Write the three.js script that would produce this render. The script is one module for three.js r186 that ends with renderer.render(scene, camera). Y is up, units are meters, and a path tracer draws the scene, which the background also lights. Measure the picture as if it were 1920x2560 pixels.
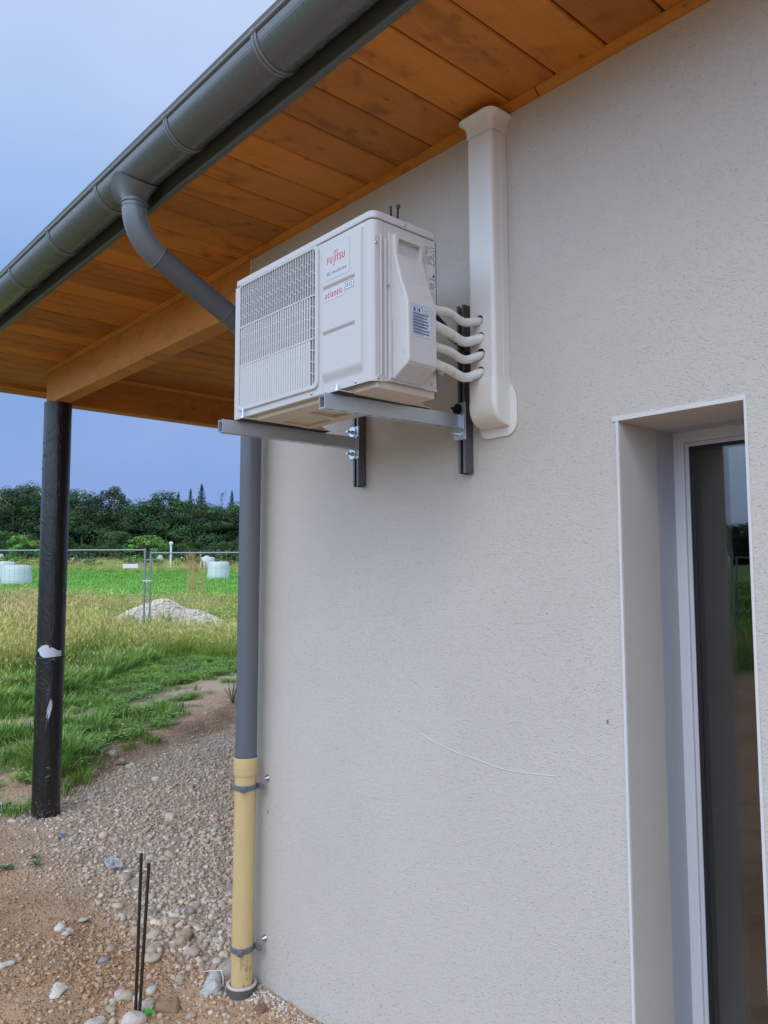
import * as THREE from 'three';
import { mergeGeometries } from 'three/addons/utils/BufferGeometryUtils.js';
import { RoundedBoxGeometry } from 'three/addons/geometries/RoundedBoxGeometry.js';
import { Brush, Evaluator, SUBTRACTION } from 'three-bvh-csg';

// ---------------------------------------------------------------- camera, sky, sun, exposure
const scene = new THREE.Scene();
const camera = new THREE.PerspectiveCamera(66.551, 0.75, 0.05, 3000);
camera.rotation.order = 'YXZ';
camera.position.set(2.984, 1.70, 1.85);
camera.rotation.set(0.08159, 0.84392, -0.00343);
scene.add(camera);

const renderer = new THREE.WebGLRenderer({ antialias: true });
renderer.setSize(768, 1024);
renderer.toneMapping = THREE.LinearToneMapping;
renderer.toneMappingExposure = 1.16;
renderer.shadowMap.enabled = true;
renderer.shadowMap.type = THREE.PCFSoftShadowMap;

let seed = 1234567;
const srand = (s) => { seed = s >>> 0; };
const rnd = () => { seed = (seed + 0x6d2b79f5) >>> 0; let t = Math.imul(seed ^ (seed >>> 15), 1 | seed); t = (t + Math.imul(t ^ (t >>> 7), 61 | t)) ^ t; return ((t ^ (t >>> 14)) >>> 0) / 4294967296; };
const rr = (a, b) => a + (b - a) * rnd();
const gauss = () => { let s = 0; for (let i = 0; i < 4; i++) s += rnd(); return (s - 2) * 1.0; };
const clamp = (x, a = 0, b = 1) => Math.min(b, Math.max(a, x));
const mix = (a, b, t) => a + (b - a) * t;
const smooth = (a, b, x) => { const t = clamp((x - a) / (b - a)); return t * t * (3 - 2 * t); };
function lerpTable(tab, x) {
  if (x <= tab[0][0]) return tab[0].slice(1);
  for (let i = 1; i < tab.length; i++) if (x <= tab[i][0]) { const t = (x - tab[i - 1][0]) / (tab[i][0] - tab[i - 1][0]); return tab[i].slice(1).map((v, k) => mix(tab[i - 1][k + 1], v, t)); }
  return tab[tab.length - 1].slice(1);
}
const hash2 = (x, y, s = 0) => { let h = Math.imul(x | 0, 374761393) + Math.imul(y | 0, 668265263) + Math.imul(s | 0, 974634777); h = Math.imul(h ^ (h >>> 13), 1274126177); return ((h ^ (h >>> 16)) >>> 0) / 4294967296; };
function vnoise(x, y, s = 0, px = 0, py = 0) {          // value noise, tiling every px, py cells when given
  const x0 = Math.floor(x), y0 = Math.floor(y), fx = x - x0, fy = y - y0, u = fx * fx * (3 - 2 * fx), v = fy * fy * (3 - 2 * fy);
  const m = (a, p) => (p ? ((a % p) + p) % p : a), a = m(x0, px), b = m(x0 + 1, px), c = m(y0, py), d = m(y0 + 1, py);
  return mix(mix(hash2(a, c, s), hash2(b, c, s), u), mix(hash2(a, d, s), hash2(b, d, s), u), v);
}
const fbm = (x, y, s = 0, o = 4, px = 0, py = 0) => { let a = 0, w = 0.5, n = 0; for (let i = 0; i < o; i++) { a += w * vnoise(x, y, s + i, px, py); n += w; x *= 2; y *= 2; px *= 2; py *= 2; w *= 0.5; } return a / n; };

{ // bright overcast: blue-grey low cloud beyond the field, pale high up, thin bright cloud on the side the house faces
  const W = 512, H = 256, data = new Float32Array(W * H * 4);
  const tab = [[-90, 0.2155, 0.2328, 0.2586], [-2, 0.2241, 0.3103, 0.5172], [0, 0.2328, 0.3362, 0.6034], [4, 0.194, 0.319, 0.6466], [10, 0.2112, 0.3578, 0.681], [18, 0.25, 0.4095, 0.7284], [26, 0.319, 0.4698, 0.7672], [34, 0.4052, 0.5345, 0.7931], [50, 0.5862, 0.6897, 0.8793], [90, 0.7414, 0.819, 0.9655]];
  for (let j = 0; j < H; j++) for (let i = 0; i < W; i++) {
    const el = ((j + 0.5) / H - 0.5) * Math.PI, az = ((i + 0.5) / W - 0.5) * 2 * Math.PI;
    const x = Math.cos(el) * Math.cos(az), y = Math.sin(el), z = Math.cos(el) * Math.sin(az);
    const q = 1 / (Math.max(y, 0) + 0.25), cx = x * q, cz = z * q;
    const n = fbm(cx * 1.3 + 7.1, cz * 1.3 + 3.3, 5, 5) - 0.5, n2 = fbm(cx * 4 + 2, cz * 4 + 9, 15, 4) - 0.5;
    const front = smooth(-0.35, 0.95, (0.30 * x + 0.95 * z) / Math.max(0.05, Math.hypot(x, z)));
    const low = lerpTable(tab, el * 57.2958 + n * 6 + n2 * 3), hi = [1.29, 1.67, 2.28];
    const f = front * smooth(-5, 14, el * 57.2958) * mix(1, .20, smooth(24, 72, el * 57.2958)) * (1 + 0.6 * n);
    const n3 = fbm(cx * .8 + n * .9 + 21, cz * 2.1 + 4, 25, 5) - .5; const cl = clamp(.5 + 2.2 * n3 + 1.2 * n) * .30, lum = .42 * low[0] + .44 * low[1] + .14 * low[2]; for (let c = 0; c < 3; c++) low[c] = mix(low[c] * .97, Math.max(low[c], [lum * 1.04, lum * 1.17, lum * 1.32][c]), cl);
    const k = 1 + 0.12 * n + 0.06 * n2 + .10 * n3, o = (j * W + i) * 4;
    for (let c = 0; c < 3; c++) data[o + c] = (el < 0 ? low[c] : mix(low[c], Math.max(low[c], hi[c]), clamp(f))) * k;
    data[o + 3] = 1;
  }
  const sky = new THREE.DataTexture(data, W, H, THREE.RGBAFormat, THREE.FloatType);
  sky.mapping = THREE.EquirectangularReflectionMapping; sky.colorSpace = THREE.LinearSRGBColorSpace;
  sky.magFilter = sky.minFilter = THREE.LinearFilter; sky.wrapS = THREE.RepeatWrapping; sky.needsUpdate = true;
  scene.background = sky; scene.environment = sky;
}
const sun = new THREE.DirectionalLight(0xfff6ea, 0.6);
sun.position.set(2 + 8, 24, 20); sun.target.position.set(0, 0, 0);
sun.castShadow = true; sun.shadow.radius = 50; sun.shadow.mapSize.set(2048, 2048);
Object.assign(sun.shadow.camera, { left: -14, right: 14, top: 14, bottom: -14, near: 1, far: 70 });
scene.add(sun, sun.target);

// ---------------------------------------------------------------- helpers
const used = {};
function numbered(n) { used[n] = (used[n] ?? -1) + 1; return used[n] ? n + '_' + String(used[n]).padStart(3, '0') : n; }
const flat = (g) => { const f = g.index ? g.toNonIndexed() : g; for (const k of Object.keys(f.attributes)) if (!['position', 'normal', 'uv', 'color'].includes(k)) f.deleteAttribute(k); f.morphAttributes = {}; return f; };
function merged(list) {
  list = (Array.isArray(list) ? list : [list]).map(flat);
  if (list.length === 1) return list[0];
  const uv = list.every((g) => g.attributes.uv), col = list.every((g) => g.attributes.color);
  for (const g of list) { if (!uv) g.deleteAttribute('uv'); if (!col) g.deleteAttribute('color'); g.clearGroups(); }
  return mergeGeometries(list);
}
function part(name, geos, mat, parent) {
  const m = new THREE.Mesh(merged(geos), mat);
  m.name = parent ? name : numbered(name); m.castShadow = m.receiveShadow = true;
  if (parent) { const p = parent.isMesh ? null : parent.userData.at; if (p) m.geometry = m.geometry.clone().translate(-p[0], -p[1], -p[2]); else if (parent.isMesh && parent.userData.at) m.geometry = m.geometry.clone().translate(...parent.userData.at.map((v) => -v)); if (p) m.userData.at = p; else if (parent.userData.at) m.userData.at = parent.userData.at; parent.add(m); } else scene.add(m);
  return m;
}
function thing(name, label, category, at = [0, 0, 0], group) {   // parts are written in world coordinates and stored relative to the thing's base
  const o = new THREE.Group(); o.name = numbered(name); o.position.set(...at); o.userData = { label, category, at };
  if (group) o.userData.group = group; scene.add(o); return o;
}
function sub(name, parent) { const g = new THREE.Group(); g.name = name; g.userData.at = parent.userData.at; parent.add(g); return g; }
function tag(o, label, category, group) { o.userData.label = label; o.userData.category = category; if (group) o.userData.group = group; return o; }
function box(x0, x1, y0, y1, z0, z1, r = 0, seg = 2) {
  const w = x1 - x0, h = y1 - y0, d = z1 - z0;
  const g = r ? new RoundedBoxGeometry(w, h, d, seg, r) : new THREE.BoxGeometry(w, h, d);
  g.translate((x0 + x1) / 2, (y0 + y1) / 2, (z0 + z1) / 2); return g;
}
const V = (x, y, z) => new THREE.Vector3(x, y, z);
function cyl(a, b, r0, r1 = r0, n = 20, open = false) {
  const A = V(...a), B = V(...b), d = B.clone().sub(A), g = new THREE.CylinderGeometry(r1, r0, d.length(), n, 1, open);
  g.applyQuaternion(new THREE.Quaternion().setFromUnitVectors(V(0, 1, 0), d.clone().normalize())).translate(...A.add(B).multiplyScalar(0.5).toArray()); return g;
}
function tube(pts, r, n = 60, m = 14, tension = 0.5) { return new THREE.TubeGeometry(new THREE.CatmullRomCurve3(pts.map((p) => V(...p)), false, 'catmullrom', tension), n, r, m); }
function shape(pts, holes = []) { const s = new THREE.Shape(pts.map((p) => new THREE.Vector2(...p))); for (const h of holes) s.holes.push(new THREE.Path(h.map((p) => new THREE.Vector2(...p)))); return s; }
function rrect(x0, x1, y0, y1, r, n = 5) { const o = []; const c = [[x1 - r, y1 - r, 0], [x0 + r, y1 - r, 1], [x0 + r, y0 + r, 2], [x1 - r, y0 + r, 3]]; for (const [cx, cy, q] of c) for (let i = 0; i <= n; i++) { const a = (q + i / n) * Math.PI / 2; o.push([cx + r * Math.cos(a), cy + r * Math.sin(a)]); } return o; }
function extrudeZ(pts, z0, z1, holes, bevel = 0) { const g = new THREE.ExtrudeGeometry(shape(pts, holes), { depth: z1 - z0 - 2 * bevel, bevelEnabled: bevel > 0, bevelSize: bevel, bevelOffset: -bevel, bevelThickness: bevel, bevelSegments: 2, curveSegments: 6 }); return g.translate(0, 0, z0 + bevel); }
function extrudeY(ptsXZ, y0, y1, bevel = 0, holes = []) { const g = extrudeZ(ptsXZ.map(([x, z]) => [x, -z]), y0, y1, holes.map((h) => h.map(([x, z]) => [x, -z])), bevel); return g.rotateX(-Math.PI / 2); }
function extrudeX(ptsZY, x0, x1, bevel = 0) { const g = extrudeZ(ptsZY.map(([z, y]) => [-z, y]), x0, x1, [], bevel); return g.rotateY(Math.PI / 2); }
function planar(g, ua, va, su = 1, sv = 1, ou = 0, ov = 0) { const p = g.attributes.position, uv = new Float32Array(p.count * 2), k = { x: 0, y: 1, z: 2 }; for (let i = 0; i < p.count; i++) { uv[2 * i] = p.getComponent(i, k[ua]) * su + ou; uv[2 * i + 1] = p.getComponent(i, k[va]) * sv + ov; } g.setAttribute('uv', new THREE.BufferAttribute(uv, 2)); return g; }
function boxmap(g, s = 1) { g = flat(g); const p = g.attributes.position, n = g.attributes.normal, uv = new Float32Array(p.count * 2); for (let t = 0; t < p.count; t += 3) { const ax = [0, 1, 2].map((c) => Math.abs(n.getComponent(t, c) + n.getComponent(t + 1, c) + n.getComponent(t + 2, c))); for (let i = t; i < t + 3; i++) { const x = p.getX(i), y = p.getY(i), z = p.getZ(i); const q = ax[1] > ax[0] && ax[1] > ax[2] ? [x, z] : ax[0] > ax[2] ? [z, y] : [x, y]; uv[2 * i] = q[0] * s; uv[2 * i + 1] = q[1] * s; } } g.setAttribute('uv', new THREE.BufferAttribute(uv, 2)); return g; }
function surf(nu, nv, fn, uvfn) {
  const pos = [], uv = [], idx = [];
  for (let j = 0; j <= nv; j++) for (let i = 0; i <= nu; i++) { const p = fn(i / nu, j / nv); pos.push(...p); uv.push(...(uvfn ? uvfn(i / nu, j / nv, p) : [i / nu, j / nv])); }
  for (let j = 0; j < nv; j++) for (let i = 0; i < nu; i++) { const a = j * (nu + 1) + i, b = a + 1, c = a + nu + 1, d = c + 1; idx.push(a, b, d, a, d, c); }
  const g = new THREE.BufferGeometry(); g.setAttribute('position', new THREE.Float32BufferAttribute(pos, 3)); g.setAttribute('uv', new THREE.Float32BufferAttribute(uv, 2)); g.setIndex(idx); g.computeVertexNormals(); return g;
}
function tex(w, h, fn, srgb, repX = 1, repY = repX) {    // fn(i, j) -> grey or [r, g, b] in 0..1
  const d = new Uint8Array(w * h * 4);
  for (let j = 0; j < h; j++) for (let i = 0; i < w; i++) { const v = fn(i, j), o = (j * w + i) * 4; if (typeof v === 'number') d[o] = d[o + 1] = d[o + 2] = clamp(v) * 255; else for (let c = 0; c < 3; c++) d[o + c] = clamp(v[c]) * 255; d[o + 3] = 255; }
  const t = new THREE.DataTexture(d, w, h); t.wrapS = t.wrapT = THREE.RepeatWrapping; t.magFilter = THREE.LinearFilter; t.minFilter = THREE.LinearMipmapLinearFilter; t.generateMipmaps = true;
  if (srgb) t.colorSpace = THREE.SRGBColorSpace; t.repeat.set(repX, repY); t.needsUpdate = true; return t;
}
const s2 = (x) => (x <= 0.0031308 ? 12.92 * x : 1.055 * Math.pow(x, 1 / 2.4) - 0.055);   // linear to sRGB
const lin = (r, g, b) => new THREE.Color().setRGB(r, g, b);
const std = (r, g, b, rough = 0.8, metal = 0, more = {}) => new THREE.MeshStandardMaterial({ color: lin(r, g, b), roughness: rough, metalness: metal, ...more });
function canvasTex(w, h, draw) { const c = document.createElement('canvas'); c.width = w; c.height = h; const x = c.getContext('2d'); draw(x, w, h); const t = new THREE.CanvasTexture(c); t.colorSpace = THREE.SRGBColorSpace; t.anisotropy = 8; return t; }

// ---------------------------------------------------------------- textures and materials
srand(11);
const plasterBump = (() => {
  const N = 1024, a = new Float32Array(N * N);
  for (let k = 0; k < 21000; k++) {
    const cx = rnd() * N, cy = rnd() * N, th = rr(-1.1, 1.1) + (rnd() < 0.25 ? 1.57 : 0), L = rr(2.2, 6.5), B = rr(1.2, 2.1), amp = rr(0.35, 1) * (rnd() < 0.7 ? 1 : -0.8), c = Math.cos(th), s = Math.sin(th), R = Math.ceil(L * 1.7);
    for (let j = -R; j <= R; j++) for (let i = -R; i <= R; i++) { const u = (i * c + j * s) / L, v = (-i * s + j * c) / B, e = u * u + v * v; if (e < 3) a[((Math.floor(cy) + j + N) % N) * N + ((Math.floor(cx) + i + N) % N)] += amp * Math.exp(-e * 1.4); }
  }
  const out = tex(N, N, (i, j) => 0.42 + 0.22 * a[j * N + i] + 0.05 * (hash2(i, j) - 0.5), false, 1 / .64);
  return out;
})();
const plasterCol = tex(512, 512, (i, j) => { const m = fbm(i / 128, j / 128, 3, 5, 4, 4), f = hash2(i, j, 8), d = f > 0.9965 ? 0.72 : 1; const k = (0.95 + 0.10 * (m - 0.5) + 0.05 * (hash2(i, j, 4) - 0.5)) * d; return [s2(0.595 * k), s2(0.548 * k), s2(0.485 * k)]; }, true, 1 / 1.3);
const plaster = new THREE.MeshStandardMaterial({ map: plasterCol, bumpMap: plasterBump, bumpScale: 0.0052, roughness: 0.95 });
const plasterFine = new THREE.MeshStandardMaterial({ map: plasterCol, bumpMap: plasterBump, bumpScale: 0.0015, roughness: 0.95 });

function woodTex(seedv, tones, nKnots, blotch) {
  srand(seedv); const N = 1024, K = [];
  for (let k = 0; k < nKnots; k++) K.push([rnd() * N, rnd() * N, 2 + 5 * Math.pow(rnd(), 2), rr(0.35, 0.9)]);
  const SM = []; for (let k = 0; k < 75; k++) SM.push([rnd() * N, rnd() * N, rr(.5, 1.1) * (rnd() < .5 ? 1 : -1) + 1.57, rr(22, 60), rr(5, 13), rr(.18, .55)]);
  const smear = new Float32Array(N * N); for (const [cx, cy, th, L, B, A] of SM) { const c = Math.cos(th), q = Math.sin(th), Rr = Math.ceil(L * 1.6); for (let j = -Rr; j <= Rr; j++) for (let i = -Rr; i <= Rr; i++) { const w = 10 * (vnoise(i / 14 + cx, j / 14 + cy, 5) - .5), u = (i * c + j * q) / L, v = (-i * q + j * c + w) / B, e = u * u + v * v; if (e < 4) { const o = ((Math.floor(cy) + j + 2 * N) % N) * N + (Math.floor(cx) + i + 2 * N) % N; smear[o] = Math.max(smear[o], A * Math.exp(-e * 1.1) * (.4 + .9 * vnoise(i / 5 + cx, j / 9 + cy, 6))); } } }
  const near = Array.from({ length: 16 * 16 }, () => []);
  K.forEach((k) => { for (let dj = -1; dj <= 1; dj++) for (let di = -1; di <= 1; di++) near[((Math.floor(k[1] / 64) + dj + 16) % 16) * 16 + (Math.floor(k[0] / 64) + di + 16) % 16].push(k); });
  const bump = new Float32Array(N * N);
  const col = tex(N, N, (i, j) => {
    const u = i / N, v = j / N; let w = 0, kn = 0;
    for (const k of near[Math.floor(j / 64) * 16 + Math.floor(i / 64)]) {
      let dx = i - k[0], dy = j - k[1]; dx -= Math.round(dx / N) * N; dy -= Math.round(dy / N) * N;
      const d = Math.hypot(dx / 2.1, dy) / k[2]; w += k[3] * 20 * Math.exp(-d * d / 6) * Math.sign(dy + 0.01) * (1 - Math.exp(-Math.abs(dy) / 4)); kn = Math.max(kn, k[3] * smooth(1.5, 0.6, d + 0.3 * (vnoise(i / 5, j / 5, 7) - 0.5)));
    }
    const g1 = fbm(u * 4, v * 64 + w / 16, 21, 3, 4, 64), g2 = fbm(u * 8, v * 180 + w / 6, 31, 2, 8, 180), b = fbm(u * 5, v * 14, 41, 4, 5, 14), st = smooth(0.60, 0.82, fbm(u * 10, v * 26, 51, 5, 10, 26)) * blotch;
    let t = clamp(0.42 * g1 + 0.28 * g2 + 0.5 * b - 0.1); const d = clamp(kn * 0.6 + st * 0.5 + smear[j * N + i] * .75);
    bump[j * N + i] = 0.5 + 0.35 * (g2 - 0.5) + 0.25 * (g1 - 0.5) - 0.35 * kn - .25 * smear[j * N + i];
    const c = tones[0].map((x, q) => mix(mix(x, tones[1][q], t), tones[2][q], d)); return c.map(s2);
  }, true, 1 / 1.6);
  return [col, tex(N, N, (i, j) => bump[j * N + i], false, 1 / 1.6)];
}
const [woodC, woodB] = woodTex(77, [[.46, .150, .012], [.68, .255, .028], [.17, .048, .004]], 120, .8);
const [beamC, beamB] = woodTex(99, [[.44, .160, .016], [.66, .265, .034], [.19, .058, .006]], 110, 0.6);
const wood = new THREE.MeshStandardMaterial({ map: woodC, bumpMap: woodB, bumpScale: 0.0012, roughness: 0.66 });
const beamWood = new THREE.MeshStandardMaterial({ map: beamC, bumpMap: beamB, bumpScale: 0.0012, roughness: 0.6 });

const speckle = tex(256, 256, (i, j) => 0.55 + 0.35 * (fbm(i / 16, j / 16, 61, 4, 16, 16) - 0.5) + 0.1 * (hash2(i, j, 2) - 0.5), false, 4);
const gutterMat = new THREE.MeshStandardMaterial({ color: lin(.130, .145, .143), roughness: 0.46, roughnessMap: speckle, metalness: 0.05, bumpMap: speckle, bumpScale: 0.00015 });
const gutterJoint = std(.19, .205, .215, 0.45, 0.05);
const fasciaMat = std(.095, .112, .100, 0.45);
const pvcGrey = std(.118, .128, .143, 0.42, 0, { bumpMap: speckle, bumpScale: 0.0001 });
const pvcYellow = new THREE.MeshStandardMaterial({ map: tex(256, 512, (i, j) => { const y = j / 512, m = smooth(0.28, 0.0, y) * smooth(0.60, 0.74, fbm(i / 12, j / 20, 71, 4, 0, 0)), sp = hash2(i, j, 9) > 0.9985 ? 0.25 : 0; const k = 0.96 + 0.08 * fbm(i / 30, j / 60, 75, 3); return [s2(mix(.62 * k + sp, .24, m)), s2(mix(.46 * k + sp, .16, m)), s2(mix(.215 * k + sp, .08, m))]; }, true), roughness: 0.42 });
const acWhite = std(.57, .55, .53, 0.38);
const acWhiteWorn = new THREE.MeshStandardMaterial({ map: tex(256, 256, (i, j) => { const m = smooth(0.66, 0.8, fbm(i / 9, j / 22, 81, 4, 0, 0)); return [.58, .555, .53].map((c) => s2(c * (1 - 0.10 * m + 0.05 * (fbm(i / 40, j / 40, 83, 3) - 0.5)))); }, true, 2), roughness: 0.42 });
const acBeige = std(.60, .51, .41, 0.5);
const acDark = std(.02, .02, .022, 0.7);
const ductMat = new THREE.MeshStandardMaterial({ color: lin(.74, .715, .67), roughness: 0.3, bumpMap: speckle, bumpScale: 0.0001 });
const capMat = std(.76, .735, .68, 0.28);
const galvTex = tex(256, 256, (i, j) => { const k = 0.50 + 0.18 * (fbm(i / 10, j / 30, 91, 4) - 0.5) + 0.04 * (hash2(i >> 2, j >> 2, 6) - 0.5); return k; }, false, 6);
const galvCol = tex(256, 256, (i, j) => { const k = 0.95 + 0.12 * (fbm(i / 14, j / 14, 95, 4) - 0.5), b = smooth(0.55, 0.8, fbm(i / 40, j / 40, 98, 3)); return [s2(.55 * k), s2(mix(.61, .60, b) * k), s2(mix(.67, .58, b) * k)]; }, true, 4);
const galv = new THREE.MeshStandardMaterial({ map: galvCol, roughness: 0.75, roughnessMap: galvTex, metalness: 0.7 });
const zincBright = std(.62, .70, .78, 0.28, 0.9);
const railMat = new THREE.MeshStandardMaterial({ color: lin(.14, .14, .145), roughness: 0.6, roughnessMap: galvTex, metalness: 0.55 });
const steel = std(.55, .54, .52, 0.25, 1);
const blackRubber = std(.012, .012, .013, 0.6);
const filmTex = (() => {  // black stretch film with scuffs, a torn pale patch, dusty foot
  return canvasTex(512, 2048, (x, w, h) => {
    x.fillStyle = 'rgb(11,11,13)'; x.fillRect(0, 0, w, h); srand(5);
    for (let k = 0; k < 3800; k++) { const yy = h * (1 - Math.pow(rnd(), 2.4) * 0.20), sx = rnd() * w; x.fillStyle = `rgba(${rr(95, 150) | 0},${rr(75, 110) | 0},${rr(55, 80) | 0},${rr(0.12, 0.5)})`; x.fillRect(sx, yy, rr(1, 5), rr(1, 4)); }
    for (let k = 0; k < 260; k++) { const yy = h * (1 - Math.pow(rnd(), 3) * 0.06); x.fillStyle = `rgba(135,95,62,${rr(0.3, 0.7)})`; x.beginPath(); x.ellipse(rnd() * w, yy, rr(4, 14), rr(2, 8), 0, 0, 7); x.fill(); }
    for (let k = 0; k < 120; k++) { x.fillStyle = `rgba(200,205,215,${rr(0.15, 0.6)})`; x.fillRect(rnd() * w, rnd() * h, rr(1, 2.5), rr(1, 2.5)); }
    x.lineCap = 'round';
    const scuff = (u, v, du, dv, n, a) => { for (let k = 0; k < n; k++) { const ox = rr(-9, 9), oy = rr(-16, 16); x.strokeStyle = `rgba(214,220,232,${a * rr(0.5, 1)})`; x.lineWidth = rr(1, 4); x.beginPath(); x.moveTo(u + ox - du * rr(0.4, 1), v + oy - dv * rr(0.4, 1)); x.lineTo(u + ox + du * rr(0.4, 1), v + oy + dv * rr(0.4, 1)); x.stroke(); } };
    const F = 0.5; // the seam is turned to the far side, so the middle of the sheet faces the drive
    scuff(w * (F + .005), h * 0.732, 11, -46, 26, 0.85); scuff(w * (F - .01), h * 0.695, 9, -40, 5, 0.35); scuff(w * (F - .015), h * 0.775, 9, -40, 4, 0.3);
    scuff(w * (F - .02), h * 0.592, 22, 26, 14, 0.4); scuff(w * (F - .13), h * 0.594, 10, 16, 6, 0.3); scuff(w * (F + .02), h * 0.892, 14, -7, 4, 0.6); scuff(w * (F + .01), h * 0.868, 12, -2, 3, 0.6);
  });
})();
const filmBump = tex(512, 1024, (i, j) => { const w = 14 * fbm(i / 60, j / 90, 101, 3); return 0.5 + 0.5 * (fbm(i / 34 + w * 0.12, (j + i * 0.55) / 7 + w, 105, 3) - 0.5) + 0.3 * (fbm(i / 9, j / 40, 108, 2) - 0.5); }, false, 1, 1);
const film = new THREE.MeshPhysicalMaterial({ map: filmTex, bumpMap: filmBump, bumpScale: 0.007, roughness: 0.40, clearcoat: 0.4, clearcoatRoughness: 0.22 });

// ---------------------------------------------------------------- ground shape
const FW = [-0.7472, -0.6645], RT = [0.6645, -0.7472], CX = 2.984, CZ = 1.85;      // level view direction and its right-hand side, used only to spread grass by distance
const depthOf = (x, z) => (x - CX) * FW[0] + (z - CZ) * FW[1], sideOf = (x, z) => (x - CX) * RT[0] + (z - CZ) * RT[1];
const at = (s, t) => [CX + FW[0] * s + RT[0] * t, CZ + FW[1] * s + RT[1] * t];
const edgeX = (z) => lerpTable([[-12, -10], [-5, -7.4], [-3.4, -5.95], [-2.4, -5.0], [-1.9, -4.3], [-1.1, -3.75], [-0.62, -3.40], [-0.3, -3.14], [0.15, -2.74], [1, -2.55], [4, -2.45], [12, -2.3]], z)[0];
const bankX = (z) => lerpTable([[-12, -9.6], [-5, -6.4], [-3.4, -5.3], [-2.4, -4.45], [-1.1, -3.72], [-0.62, -3.5], [-0.3, -3.3], [0.15, -2.95], [1, -2.75], [4, -2.6], [12, -2.4]], z)[0];
function groundY(x, z) {
  const dist = Math.hypot(x - CX, z - CZ), e = bankX(z);
  const far = lerpTable([[0, 0], [9, .03], [14, .16], [16, .26], [18.4, .44], [22, .70], [27, .93], [36, 1.08], [45, 1.16], [57, 1.45], [75, 2.35], [100, 3.2], [150, 4.7], [200, 5.6], [600, 7], [3000, 7]], dist)[0];
  let y = far;
  y += 0.085 * smooth(-0.3, -2.6, x) * smooth(40, 14, dist);
  const bank = smooth(0.25, -0.15, x - e + 0.5 * (fbm(x * 1.7, z * 1.7, 7, 3) - 0.5)) * smooth(0.6, -0.6, z) * smooth(-6.5, -3, z);
  y += 0.135 * bank * smooth(24, 12, dist);
  const near = smooth(26, 6, dist);
  y += near * (0.085 * (fbm(x * 0.9, z * 0.9, 17, 4) - 0.5) + 0.03 * (fbm(x * 4.2, z * 4.2, 27, 3) - 0.5));
  y += (1 - near) * 0.25 * (fbm(x * 0.06, z * 0.06, 37, 3) - 0.5) * smooth(400, 60, dist);
  const soil = smooth(-3.2, -0.6, x) * smooth(-0.4, 0.2, z);                       // tilled brown earth by the wall
  y += near * soil * 0.035 * (fbm(x * 9, z * 9, 47, 3) - 0.5);
  y += 0.05 * Math.exp(-((x - 0.55) ** 2) / 0.5 - ((z - 0.05) ** 2) / 0.06) - 0.02 * Math.exp(-((x - 0.1) ** 2 + (z - 0.1) ** 2) / 0.03);
  return y;
}

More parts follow.
